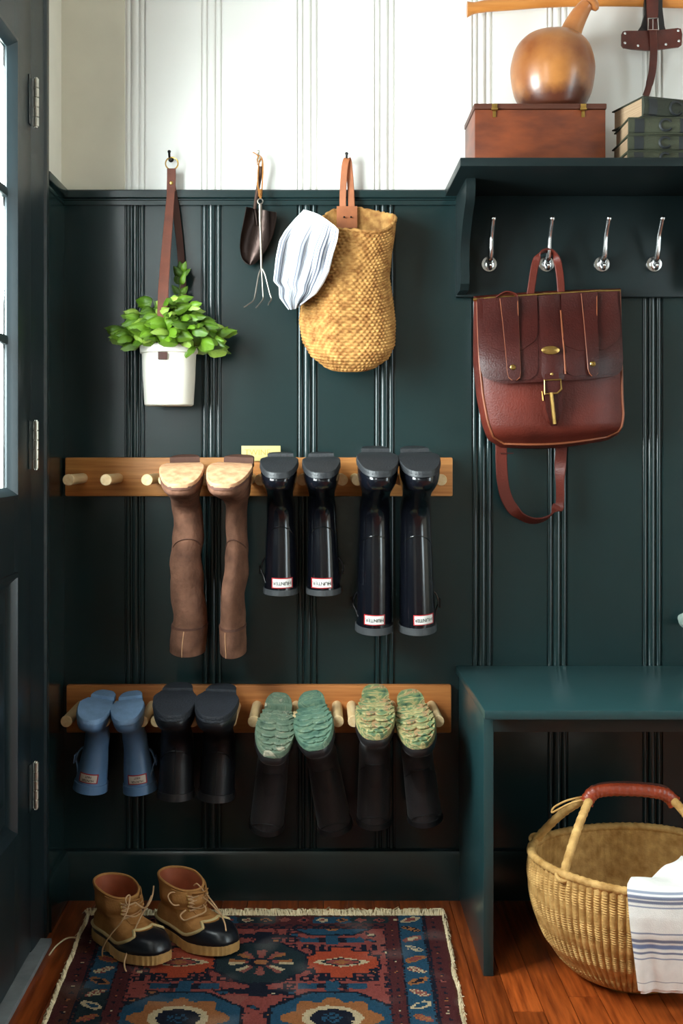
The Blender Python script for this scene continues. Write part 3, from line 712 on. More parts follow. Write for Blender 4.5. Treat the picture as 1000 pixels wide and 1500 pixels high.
#%%PART3
# ------------------------------------------------------------------ wall hooks
def wall_hook(px, py, label, m=M_iron):
    c = W(px, py, .006); t = thing('wall_hook', label, 'hook', (c.x, 0, c.z), 'small hooks screwed into the white boards')
    MB().lathe([(.0065, 0), (.0065, .002), (.004, .004)], (c.x, -.0002, c.z), 12, ax=(0, -1, 0)).build('base', m, t)
    p = spline([(c.x, -.002, c.z), (c.x, -.022, c.z - .003), (c.x, -.032, c.z + .001), (c.x, -.035, c.z + .010)], 6)
    MB().tube(p, .0028, 8).ball(p[-1], .0042, 8).build('prong', m, t); return c

# ------------------------------------------------------------------ hanging planter with basil
M_strap = mat('brown_strap_leather', (104, 54, 38), .55, var=.2, scale=30, bump=.12, bscale=250)
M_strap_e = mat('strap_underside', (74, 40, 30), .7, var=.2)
M_pot = mat('white_glazed_clay', (240, 235, 222), .35, var=.02, scale=6, bump=.03, bscale=20)
M_soil = mat('potting_soil', (38, 27, 20), .95, var=.4, scale=80, bump=.6, bscale=120)
M_leafs = [mat('basil_leaf_%s' % n, c, .36, var=.25, scale=40, rgb2=c2, bump=.2, bscale=110, rnd=.22) for n, c, c2 in (('bright', (70, 108, 18), (106, 142, 34)), ('mid', (52, 86, 16), (88, 124, 30)), ('pale', (110, 144, 44), (152, 178, 78)))]
for m in M_leafs:
    b = m.node_tree.nodes['Principled BSDF']; b.inputs['Transmission Weight'].default_value = 0; b.inputs['Subsurface Weight'].default_value = .0
M_stem = mat('basil_stem', (92, 128, 46), .6)
PC = W(247.5, 560, .085); PX, PY = PC.x, PC.y
z0, z1 = W(247, 596, .03).z, W(247, 506, .085).z
pl = thing('hanging_planter', 'white pot of bright green basil hung by a brown leather strap', 'planter', (PX, PY, z0))
MB().lathe([(.0005, z0), (.052, z0), (.0555, z0 + .003), (.0590, z0 + .06), (.0612, z1 - .020), (.0655, z1 - .018), (.0662, z1 - .003), (.0640, z1), (.0610, z1 - .001), (.0585, z1 - .020), (.057, z0 + .04), (.0005, z0 + .035)], (PX, PY, 0), 48, cap=False).build('pot', M_pot, pl, 30)
MB().lathe([(.0002, z1 - .022), (.03, z1 - .019), (.0588, z1 - .024)], (PX, PY, 0), 24, cap=False).build('soil', M_soil, pl)
hk = wall_hook(250, 233, 'small dark wall hook holding the brass ring of the planter')
rc = W(251.5, 239.5, .030)
MB().tube([rc + Vector((.0145 * cos(a), .001 * sin(a), .0145 * sin(a))) for a in [2 * pi * k / 28 for k in range(28)]], .0017, 8, closed=True).build('ring', M_brass, pl, label='thin brass ring')
f_end = Vector((W(238, 514, .15).x, PY - .0670, z1 - .028))
sf = spline([W(250.5, 252, .031), W(250.5, 275, .036), W(248, 310, .050), W(243, 370, .080), W(239, 430, .120), Vector((f_end.x, PY - .063, z1 + .03)), Vector((f_end.x, PY - .0655, z1 + .004)), ], 8)
MB().ribbon(sf, [lerp(.018, .0245, sst(.1, .8, i / len(sf))) for i in range(len(sf))], .003, (1, 0, 0)).build('strap', M_strap, pl, 30)
sb = spline([W(251.5, 252, .029), W(252.5, 275, .026), W(258, 310, .022), W(266, 390, .018), W(268, 470, .018), Vector((PX + .012, PY + .062, z1 + .002))], 8)
MB().ribbon(sb, .0165, .003, (1, .25, 0)).build('strap', M_strap_e, pl, 30)
MB().ribbon(spline([W(251, 247, .031), W(251, 262, .0335), W(250.5, 280, .0365)], 5), .0205, .0035, (1, 0, 0)).build('strap_keeper', M_strap, pl, 30)
MB().lathe([(.0042, 0), (.0042, .001), (.003, .0022), (.0005, .0026)], W(251, 268, .0385), 14, ax=(0, -1, 0), cap=False).build('rivet', M_brass, pl, label='brass rivet')
MB().box(f_end.x - .0100, f_end.x + .0100, PY - .0685, PY - .0605, z1 - .037, z1 - .020, .001).build('strap_tab', M_strap_e, pl)
# basil
rb = random.Random(11)
def leaf_mesh(nm, m, cup, curl):
    def fn(u, v):
        y = v; wv = .36 * sin(pi * min(1, v ** .70)) ** .95 * (1 - .25 * v) + .003
        s = (u - .5) * 2; x = s * wv
        z = -cup * (s * s) * .28 * sin(pi * v) ** .6 + .16 * sin(pi * v * .9) - curl * v * v * .5 - .05 * (abs(s) < .12) + .018 * sin(v * 26) * abs(s)
        return Vector((x, y, z))
    return MB().grid(fn, 6, 7).mesh(nm, m, 80)
LM = [leaf_mesh('basil_leaf', m, c, k) for m in M_leafs for c, k in ((.9, .55), (1.5, .9), (.5, .25))]
stem = MB(); crown = Vector((PX - .004, PY, z1 + .055))
leaves = []
def put_leaf(p, dirv, size, roll, li):
    y = dirv.normalized(); up = Vector((0, -1.0, .65)); x = y.cross(up)
    if x.length < .1: x = Vector((1, 0, 0))
    x.normalize(); zz = x.cross(y)
    Mx = Matrix((x, y, zz)).transposed().to_4x4()
    leaves.append((Matrix.Translation(p) @ Mx @ Matrix.Rotation(roll, 4, 'Y') @ Matrix.Scale(size, 4), li))
for k in range(34):
    a = 2 * pi * k / 34 * 5.236; rr = sqrt((k + .5) / 34)
    base = Vector((PX + .045 * rr * cos(a), PY + .045 * rr * sin(a), z1 - .022))
    ex = .108 * rr * cos(a)
    tip = Vector((PX + ex, PY - .012 + .075 * rr * sin(a), z1 + .108 - .092 * rr ** 1.5 + rb.uniform(-.022, .016)))
    tip.y = min(tip.y, -.022)
    mid = base.lerp(tip, .5) + Vector((0, 0, .018))
    st = spline([base, mid, tip], 5); stem.tube(st, [lerp(.0019, .0010, i / (len(st) - 1)) for i in range(len(st))], 5)
    out = Vector((cos(a) * rr, sin(a) * rr * .9 - .35, .25))
    for lv, (n, sz) in enumerate(((3, .040), (2, .056), (2, .046))):
        c = st[[-1, -4, -7][lv]]
        for j in range(n):
            b = a + lv * 1.57 + j * pi + rb.uniform(-.5, .5)
            dv = Vector((cos(b), sin(b), rb.uniform(-.75, .25))) + out * Vector((.75, .75, .2)).length * .7
            q = c + dv.normalized() * .004
            if q.y + max(0, dv.normalized().y) * sz * 1.25 > -.012: dv.y = -abs(dv.y) - .2
            if q.z < z1 - .012: continue
            put_leaf(q, dv, sz * rb.uniform(.85, 1.2), rb.uniform(-.5, .5), rb.choice((0, 1, 2, 0, 1, 3, 4, 6, 7)))
# the tall sprig at the back and the drooping sprig at the side
for tipp, basep, nlv in (((W(266, 398, .05)), Vector((PX + .012, PY, z1 - .02)), 6), (W(331, 489, .08), Vector((PX + .03, PY - .01, z1 - .02)), 5)):
    st = spline([basep, basep.lerp(tipp, .5) + Vector((0, 0, .02)), tipp], 8); stem.tube(st, .0014, 5)
    for i in range(nlv):
        c = st[int(lerp(6, len(st) - 1, i / (nlv - 1)))]
        for j in (0, 1):
            b = i * 1.57 + j * pi + .4
            dv = Vector((cos(b), -.4 + .5 * sin(b), .5 if nlv == 6 else .05)) + (tipp - basep).normalized() * .8
            put_leaf(c, dv, rb.uniform(.026, .036) if nlv == 6 else rb.uniform(.026, .040), rb.uniform(-.5, .5), rb.choice((0, 3, 6, 1)))
bs = stem.build('basil', M_stem, pl, kind=None)
for Mx, li in leaves:
    o = bpy.data.objects.new('leaf', LM[li]); COL.objects.link(o); o.parent = bs; o.matrix_local = Mx

# ------------------------------------------------------------------ trowel and hand fork
M_rust = mat('dark_trowel_steel', (58, 46, 42), .34, metal=.85, var=.35, scale=22, bump=.2, bscale=60)
M_hand = mat('worn_dark_handle', (72, 46, 34), .55, var=.25, scale=30)
M_cord = mat('tan_leather_cord', (168, 108, 44), .7, var=.2, scale=60)
M_fork = mat('dull_fork_metal', (150, 142, 132), .42, metal=.9, var=.2, scale=40)
hk2 = wall_hook(379, 233, 'small dark wall hook holding the trowel and hand fork', M_nickel)
tr = thing('garden_trowel', 'old garden trowel with dark steel blade hung by a leather cord', 'trowel', tuple(W(378, 340, .02)))
MB().tube(spline([W(382, 244, .034), W(380, 262, .032), W(376, 285, .028), W(373, 306, .024)], 6), [.0055, .006, .0065, .0068, .0068, .0066, .0064, .0062, .006, .0058, .0056, .0055, .0054, .0053, .0052, .005, .005, .005, .005], 12, flat=.8).build('handle', M_hand, tr)
Lp = [(361, 303), (358, 320), (353, 345), (351.5, 362), (354, 378), (361, 386), (366, 388)]
Rp = [(404, 311), (404, 322), (399, 345), (391, 364), (381, 377), (372, 386), (366.5, 388)]
def tb(u, v):
    a, b = along([Vector((*p, 0)) for p in Lp], v), along([Vector((*p, 0)) for p in Rp], v)
    p = a.lerp(b, u); return W(p.x, p.y, .012 + .030 * (abs(u - .48) * 2) ** 2 * (1 - .75 * v) + .004)
MB().grid(tb, 16, 14, .0018).build('blade', M_rust, tr, 60)
MB().tube([W(373, 302, .024), W(375, 312, .018), W(377, 330, .0195)], [.0055, .0055, .003], 10, flat=.7).build('socket', M_rust, tr)
MB().tube(spline([W(383, 246, .033), W(377, 240, .036), W(379, 228, .034), W(384, 233, .033), W(383, 246, .033)], 5), .0013, 6).tube(spline([W(379, 229, .035), W(374, 225, .037), W(370, 223, .038)], 4), .0016, 6).build('cord', M_cord, tr)
fk = thing('hand_fork', 'thin metal hand fork with three bent tines in front of the trowel', 'garden fork', tuple(W(382, 380, .05)))
sh = spline([W(381, 300, .050), W(381, 320, .052), W(382, 350, .055), W(383, 396, .058)], 6); n = len(sh)
MB().tube(sh, [interp([(0, .0042), (.4, .0036), (1, .0026)], i / (n - 1)) for i in range(n)], 10).build('shaft', M_fork, fk)
MB().tube([W(381, 295, .050) + Vector((.006 * cos(a), 0, .006 * sin(a))) for a in [2 * pi * k / 16 for k in range(16)]], .0015, 6, closed=True).build('ring', M_fork, fk)
for pts in (((383, 393, .058), (379, 402, .060), (374, 430, .064), (371, 440, .068), (362, 447, .080), (357, 450, .086)),
            ((383, 393, .058), (383.5, 404, .061), (385, 430, .066), (385, 438, .069), (379, 446, .080), (374.5, 451, .086)),
            ((383, 393, .058), (388, 402, .060), (395, 430, .064), (397.5, 438, .067), (394.5, 443, .078), (392.5, 447, .084))):
    p = spline([W(*q) for q in pts], 5); MB().tube(p, [lerp(.0021, .0012, i / (len(p) - 1)) for i in range(len(p))], 8).build('tine', M_fork, fk)
cl = MB().tube(spline([W(381, 291, .050), W(377.5, 270, .044), W(379, 240, .038), W(383, 233, .034), W(385, 242, .038), W(384, 270, .044), W(382, 291, .050)], 6), .0016, 6)
for k in range(5): cl.tube([W(381, 287 - k * 2.2, .049) + Vector((.0038 * cos(a), .0038 * sin(a), 0)) for a in [2 * pi * j / 12 for j in range(12)]], .0013, 5, closed=True)
cl.build('cord', M_cord, fk)

# ------------------------------------------------------------------ woven wall bag with tea towel
M_straw = mat('golden_seagrass', (128, 80, 34), .75, scale=60, rgb2=(196, 148, 84), bump=.25, bscale=300, spec=.3, detail=6)
M_tan = mat('tan_handle_leather', (158, 92, 54), .6, var=.15, scale=40, bump=.1, bscale=200)
hk3 = wall_hook(507, 236, 'small dark wall hook under the tan loop of the woven bag')
bag = thing('woven_bag', 'tall golden woven seagrass bag hung on the green wall', 'bag', tuple(W(510, 540, .08)))
# silhouettes at the depth of the bag's middle: (v, left px, right px), v down the side
Lb = [(0, 467), (.12, 460), (.3, 451), (.5, 444), (.68, 439), (.82, 444), (.92, 456), (1, 478)]
Rb = [(0, 579), (.10, 577), (.25, 572), (.40, 569), (.55, 574), (.70, 578), (.85, 577), (.94, 568), (1, 548)]
NU, NV = 200, 176
def bag_pt(u, v, weave=1.0, inset=0.0):
    a = 2 * pi * u                                        # a=0: wall side, pi: front
    fr = (1 - cos(a)) / 2
    top = lerp(304, 336, fr) - (6 * sin(a) if sin(a) < 0 else 0) + (2 * sin(a) if sin(a) > 0 else 0)
    top += 3 * sin(3 * a)
    bot = lerp(530, 545, fr)
    py = lerp(top, bot, 1 - (1 - v) ** 1.0)
    l, r = interp(Lb, v), interp(Rb, v)
    dmid = .075 + .004 * v; dh = lerp(.052, .062, sst(0, .6, v)) * (1 - sst(.88, 1.05, v) * .5)
    cx, hw = (l + r) / 2, (r - l) / 2 - inset / .0015
    sq = lambda t: math.copysign(abs(t) ** .82, t)
    px = cx + hw * sq(sin(a)) * 1.0
    dep = dmid - (dh - inset) * sq(cos(a)) + .010 * fr * sin(pi * v) * cos(v * 5)
    # front centre crease
    dep += .010 * exp_(-((a - pi * 1.08) / .28) ** 2) * sst(.06, .3, v) * (1 - sst(.7, .95, v))
    p = W(px, py, dep)
    if weave:
        k, j = u * 50, v * 44
        h = (sin(pi * (k + .5 * int(j))) ** 2) * (sin(pi * j) ** 2) ** .6 
        n = Vector((sin(a), cos(a) * 1.0, 0)).normalized(); 
        p = p + Vector((n.x, n.y, 0)) * (h * .0052 - .0015) * weave
    return p
def exp_(x): return math.exp(x)
wm = MB().grid(lambda u, v: bag_pt(u, v), NU, NV)
wm.grid(lambda u, v: bag_pt(u, v * .5, 0, .004), 80, 24)
N0 = len(wm.v)
bot = [bag_pt(k / 60, 1.0, 0) for k in range(60)]; c = sum(bot, Vector()) / 60 + Vector((0, 0, -.003))
wm.add(bot + [c], [(k, (k + 1) % 60, 60) for k in range(60)])
wm.build('woven_body', M_straw, bag, 80)
rim = [bag_pt(k / 100, 0, 0) + Vector((0, 0, .001 * sin(k * 2.5))) for k in range(100)]
rm = MB().tube([p + Vector((0, 0, -.002)) for p in rim], [.0036 + .0012 * sin(k * 1.9) for k in range(100)], 8, closed=True); rm.build('rim', M_straw, bag, 80)
hz = [W(508, 231, .033), W(504, 234, .033)]
MB().ribbon(spline([W(503, 326, .034), W(502, 305, .033), W(502.5, 275, .035), W(505, 243, .036), W(508.5, 232.5, .033), W(511, 243, .029), W(513.5, 275, .029), W(514.5, 300, .031), W(515, 326, .034)], 7), .0155, .003, [Vector((1, -.15, 0))] * 60).build('handle_loop', M_tan, bag, 30)
MB().grid(lambda u, v: W(lerp(493, 523, u), lerp(302, 334, v), .036), 4, 4, .003).build('handle_patch', M_tan, bag, 30)
for px in (504, 514): MB().ball(W(px, 318, .0405), .0026, 8).build('rivet', M_iron, bag)
wst = [(p / 100, .009, (132, 141, 162)) for p in (4, 9, 13, 19, 24, 30, 36, 41, 47, 54, 60)] + [(p / 100, .013, (70, 80, 104)) for p in (66, 71, 76, 82, 88, 94)]
M_towel = stripe_mat('white_striped_linen', (232, 233, 236), wst, axis=0)
tl_ = [(444, 308), (431, 321), (417, 338), (409, 352), (404, 376), (400, 412), (408, 420), (409, 436), (422, 453)]
tr_ = [(488, 330), (496, 336), (494, 352), (488, 372), (482, 398), (474, 415), (463, 431), (450, 440), (440, 446)]
TL = [Vector((*p, 0)) for p in tl_]; TR = [Vector((*p, 0)) for p in tr_]
def tow(u, v):
    a, b = along(TL, v), along(TR, v); p = a.lerp(b, u)
    p.y += 3 * sin(pi * u) * v ** 3 - 4 * sin(pi * u) * (1 - v) ** 2
    fold = .012 * sin(u * 19 + v * 3.2) * sst(.05, .45, v) + .007 * sin(u * 34 + 1.7 - v * 2.0) * sst(.0, .4, v)
    dep = .142 + .022 * sin(pi * min(1, v * 1.4)) - .018 * (u < .0) + fold + .012 * u * (1 - v) - .05 * (1 - u) * sst(.0, .4, 1 - v) * .6
    return W(p.x, p.y, dep)
tw = MB().grid(tow, 72, 40, .0016)
two = tw.build('tea_towel', M_towel, None, 60); tag(two, 'white linen tea towel with thin blue grey stripes draped over the woven bag', 'towel')
def tuck(u, v): # inside the bag's mouth
    p = along([Vector(tow(i / 20, 0)) for i in range(21)], u); q = bag_pt(.72 + .10 * u, .12, 0, .012)
    return p.lerp(Vector((q.x + .015, q.y + .03, p.z - .05)), v) + Vector((0, 0, .012 * sin(pi * v)))
MB().grid(tuck, 24, 8, .0016).build('tucked_end', M_towel, two, 60, local=True)

# ------------------------------------------------------------------ leather backpack
M_ox = mat('reddish_brown_leather', (72, 26, 18), .48, var=.3, scale=9, bump=.25, bscale=260, rgb2=(96, 36, 25), coat=.04, spec=.25)
M_oxd = mat('dark_oxblood_flap', (46, 15, 12), .46, var=.3, scale=10, bump=.25, bscale=260, rgb2=(64, 22, 17), coat=.04, spec=.28)
M_oxe = mat('tan_leather_edge', (126, 66, 36), .5, var=.2)
M_gold = mat('worn_brass', (176, 142, 82), .32, metal=1, var=.2, scale=80)
bk = thing('leather_backpack', 'reddish brown leather satchel backpack hanging from the second coat hook', 'backpack', tuple(W(805, 650, .08)))
BL = [(699, 437), (700, 480), (702, 530), (707, 580), (714, 618), (722, 640), (738, 650)]
BR = [(907, 426), (908, 465), (910, 530), (911, 580), (913, 610), (909, 630), (888, 640)]
B1, B2 = [Vector((*p, 0)) for p in BL], [Vector((*p, 0)) for p in BR]
def body_dep(u, v): return .055 + .075 * sst(0, .5, v) * (sin(pi * lerp(.06, .94, u)) ** .35) * (1 - .55 * sst(.86, 1.0, v)) 
def bp_(u, v, off=0):
    p = along(B1, v).lerp(along(B2, v), u); p.y += 5 * sin(pi * u) * sst(.8, 1, v)
    return W(p.x, p.y, body_dep(u, v) + off)
m = MB(); n1, n2 = 22, 24
fr = [[bp_(i / n1, j / n2) for i in range(n1 + 1)] for j in range(n2 + 1)]
m.grid(lambda u, v: bp_(u, v), n1, n2)
edge = [fr[0][i] for i in range(n1 + 1)] + [fr[j][n1] for j in range(1, n2 + 1)] + [fr[n2][i] for i in range(n1 - 1, -1, -1)] + [fr[j][0] for j in range(n2 - 1, 0, -1)]
c = sum(edge, Vector()) / len(edge)
def back(p, t): 
    q = p.copy(); q.y = lerp(p.y, -.026, t); b = .010 * sin(pi * t); d = (p - c); d.y = 0; return q + d.normalized() * b
m.loft([[back(p, t) for p in edge] for t in (0, .2, .45, .7, 1)], cap0=False, cap1=True)
m.build('body', M_ox, bk, 50)
for t, nm in ((0, 'piping'), (.95, 'piping')):
    MB().tube([back(p, t) + Vector((0, -.001, 0)) for p in edge[n1:] ] + [back(edge[0], t)], .0028, 8).build(nm, M_oxe, bk)
bar = [W(693, 439, .060), W(720, 436.5, .064), W(800, 431, .066), W(870, 427, .064), W(908, 426, .060)]
MB().tube(bar, .0040, 10).build('top_rod', M_gold, bk)
def px_panel(name, Lq, Rq, depf, th, m, nu=14, nv=16, sm=50):
    A, B = [Vector((*p, 0)) for p in Lq], [Vector((*p, 0)) for p in Rq]
    return MB().grid(lambda u, v: (lambda p: W(p.x, p.y, depf(p.x, p.y, u, v)))(along(A, v).lerp(along(B, v), u)), nu, nv, -th).build(name, m, bk, sm)
def bdep(px, py):      # depth of the body's front under a photo point
    v = min(1, max(0, (py - lerp(437, 426, (px - 700) / 207)) / 214)); l, r = along(B1, v).x, along(B2, v).x
    return body_dep(min(1, max(0, (px - l) / (r - l))), v)
fl_l = [(698, 438), (699, 470), (701, 510), (704, 540), (708, 552), (718, 557), (738, 562)]
fl_r = [(907, 427), (909, 470), (910, 510), (911, 530), (908, 546), (898, 551), (880, 554)]
px_panel('flap', fl_l, fl_r, lambda x, y, u, v: bdep(x, y) + .007 + .006 * sst(0, .2, v) + .003 * sin(pi * v), .004, M_oxd, 20, 18)
fd = lambda x, y: bdep(x, y) + .013
pk = .006
px_panel('pocket_flap', [(706, 438), (708, 470), (711, 495), (716, 508), (734, 516)], [(786, 433), (787, 470), (787, 490), (784, 500), (764, 514)], lambda x, y, u, v: fd(x, y) + pk, .004, M_oxd)
px_panel('pocket_flap', [(821, 430), (822, 470), (823, 495), (828, 508), (846, 514)], [(903, 427), (907, 470), (907, 490), (903, 500), (884, 513)], lambda x, y, u, v: fd(x, y) + pk, .004, M_oxd)
px_panel('pocket', [(712, 500), (712, 540), (716, 552), (728, 557)], [(787, 495), (788, 535), (786, 548), (776, 556)], lambda x, y, u, v: fd(x, y) + .004, .004, M_oxd)
px_panel('pocket', [(824, 495), (826, 530), (829, 546), (838, 551)], [(906, 492), (908, 530), (905, 543), (894, 548)], lambda x, y, u, v: fd(x, y) + .004, .004, M_oxd)
px_panel('centre_strap', [(788, 434), (789, 490), (792, 545), (796, 556)], [(819, 431), (821, 480), (826, 545), (824, 556)], lambda x, y, u, v: fd(x, y) + .002 + .004 * sin(pi * u), .004, M_oxd, 8, 14)
MB().tube([W(a, b, fd(a, b) + .010) for a, b in ((821, 455), (823, 480), (826, 515), (828, 548))], .0020, 8).build('piping', M_oxe, bk)
for Lq, Rq, st in (([(732, 437), (736, 470), (741, 520), (743, 545), (745, 553), (750, 557)], [(758, 435), (759, 470), (761, 520), (762, 545), (761, 553), (756, 557)], (751, 538)),
                   ([(851, 430), (855, 470), (859, 515), (861, 540), (863, 547), (867, 551)], [(874, 428), (874, 470), (876, 515), (876, 540), (875, 547), (871, 551)], (868, 533))):
    px_panel('pocket_strap', Lq, Rq, lambda x, y, u, v: fd(x, y) + pk + .0075 - .002 * v, .004, M_oxd, 6, 16)
    e = along([Vector((*p, 0)) for p in Rq], 0.0)
    for Q in (Lq, Rq): MB().tube([W(a, b, fd(a, b) + pk + .0085) for a, b in Q], .0011, 6).build('strap_edge', M_oxe, bk)
    s0 = W(st[0], st[1], fd(*st) + .016)
    MB().lathe([(.0062, 0), (.0062, .0015), (.0045, .003), (.0022, .003), (.0018, .0015), (.0005, .0012)], s0, 18, ax=(0, -1, 0), cap=False).build('stud', M_gold, bk)
pc = W(806, 513, fd(806, 513) + .0155)
MB().lathe([(.020, 0), (.020, .0012), (.0185, .002), (.0005, .0024)], (0, 0, 0), 28, cap=False).xform(Matrix.Translation(pc) @ Matrix.Rotation(radians(90), 4, 'X') @ Matrix.Diagonal((1, .48, 1, 1))).build('oval_plate', M_gold, bk)
yb = lambda x, y: fd(x, min(y, 556)) + .012
px_panel('buckle_tab', [(797, 548), (796, 560), (797, 575), (799, 600), (806, 622)], [(817, 546), (819, 560), (822, 575), (823, 600), (815, 622)], lambda x, y, u, v: bdep(x, y) + .020 - .006 * v, .005, M_oxd, 8, 12)
px_panel('buckle_tab', [(793, 575), (794, 590), (796, 606), (802, 620)], [(806, 573), (808, 590), (810, 606), (808, 624)], lambda x, y, u, v: bdep(x, y) + .013, .004, M_ox, 6, 10)
s0 = W(808, 548, fd(808, 548) + .013); MB().ball(s0, .0036, 10, (1, .6, 1)).build('stud', M_gold, bk)
bq = [(796.5, 557), (821, 556), (822, 570), (816, 576), (798, 577)]
MB().tube([W(a, b, bdep(a, b) + .026) for a, b in bq], .0023, 8, closed=True).build('buckle_frame', M_gold, bk)
MB().tube([W(807, 575, .158), W(812, 621, .154)], .0044, 10).build('buckle_pin', M_gold, bk)
MB().tube([W(a, b, bdep(a, b) + .020) for a, b in ((793.5, 573), (795, 587))], .0018, 8).build('buckle_bar', M_gold, bk)
# carrying handle over the hook and the strap below
hp = spline([W(776, 434, .060), W(779, 415, .062), W(783, 390, .060), W(789, 373, .058), W(799, 367, .056), W(810, 370, .054), W(816, 382, .054), W(820, 405, .056), W(822, 432, .058)], 6)
MB().ribbon(hp, [.0175] * len(hp), .0045, [Vector((1, 0, 0)).lerp(Vector((.15, -.9, .35)), sst(.25, .42, i / len(hp)) * (1 - sst(.62, .8, i / len(hp)))) for i in range(len(hp))]).build('carry_handle', M_ox, bk, 30)
MB().ribbon(spline([W(726, 436, .070), W(740, 428, .074), W(754, 431, .074), W(758, 437, .072)], 5), .012, .003, (0, -1, .2)).build('strap_loop', M_ox, bk, 30)
lp = [(734, 644, .050), (734, 675, .052), (736, 705, .056), (742, 730, .064), (754, 749, .068), (770, 760, .066), (786, 763, .060), (802, 758, .052), (814, 746, .044), (820, 735, .040), (820, 700, .036), (821, 670, .034), (823, 644, .034)]
LP = spline([W(*p) for p in lp], 6); nL = len(LP)
wd = []
for i in range(nL):
    t = i / (nL - 1); q = sst(.28, .40, t) * (1 - sst(.62, .70, t)); q2 = sst(.7, .74, t) * (1 - sst(.80, .95, t))
    wd.append(Vector((1, 0, 0)).lerp(Vector((.30, -.8, .50)), q).lerp(Vector((.3, -1, 0)), q2 * .75))
MB().ribbon(LP, .0265, .0035, wd).build('shoulder_strap', M_ox, bk, 30)
MB().ribbon([W(733, 664, .0545), W(752, 664, .0545)], .003, .0018, (0, 0, 1)).build('strap_stitch', M_oxd, bk)
MB().ball(W(729, 648, .062), .004, 10).build('stud', M_gold, bk)
# pale knob at the frame's edge
kn = thing('wall_peg', 'small pale grey rounded peg on the green boards above the bench', 'peg', tuple(W(1002, 908, .0)))
kx = W(1004, 908, .03)
MB().lathe([(.010, 0), (.010, .004), (.006, .008), (.007, .020), (.017, .028), (.019, .036), (.015, .044), (.001, .047)], (kx.x, -.0002, kx.z), 20, ax=(0, -1, 0)).build('peg_head', mat('pale_grey_glaze', (128, 142, 134), .4), kn)

#%%PART4
# ------------------------------------------------------------------ rug
RU0, RW, RV0, RLEN, RT = -.5135, .795, -.122, 1.25, .007
M_rug = bpy.data.materials.new('knotted_wool'); M_rug.use_nodes = True
N, L = M_rug.node_tree.nodes, M_rug.node_tree.links; b = N['Principled BSDF']; b.inputs['Roughness'].default_value = .95; b.inputs['Specular IOR Level'].default_value = .1
va = N.new('ShaderNodeVertexColor'); va.layer_name = 'dye'; tc = N.new('ShaderNodeTexCoord'); nz = N.new('ShaderNodeTexNoise'); nz.inputs['Scale'].default_value = 420; nz.inputs['Detail'].default_value = 2
L.new(tc.outputs['Object'], nz.inputs['Vector']); mr = N.new('ShaderNodeMapRange'); mr.inputs['To Min'].default_value = .55; mr.inputs['To Max'].default_value = 1.4; L.new(nz.outputs['Fac'], mr.inputs['Value'])
mx = N.new('ShaderNodeMix'); mx.data_type = 'RGBA'; mx.blend_type = 'MULTIPLY'; mx.inputs['Factor'].default_value = 1; L.new(va.outputs['Color'], mx.inputs['A']); L.new(mr.outputs['Result'], mx.inputs['B']); L.new(mx.outputs['Result'], b.inputs['Base Color'])
bp = N.new('ShaderNodeBump'); bp.inputs['Strength'].default_value = .5; bp.inputs['Distance'].default_value = .003; L.new(nz.outputs['Fac'], bp.inputs['Height']); L.new(bp.outputs['Normal'], b.inputs['Normal'])
MAR, RED, NAV, BLU, TEA, OCH, CRE, BRN, ROS = (72, 34, 35), (126, 62, 56), (22, 25, 36), (34, 66, 86), (30, 42, 46), (140, 88, 52), (176, 156, 124), (74, 42, 34), (128, 72, 64)
def hexd(x, y, a, b_): return max(abs(x) / a, (abs(x) / a + abs(y) / b_) * .72, abs(y) / b_)
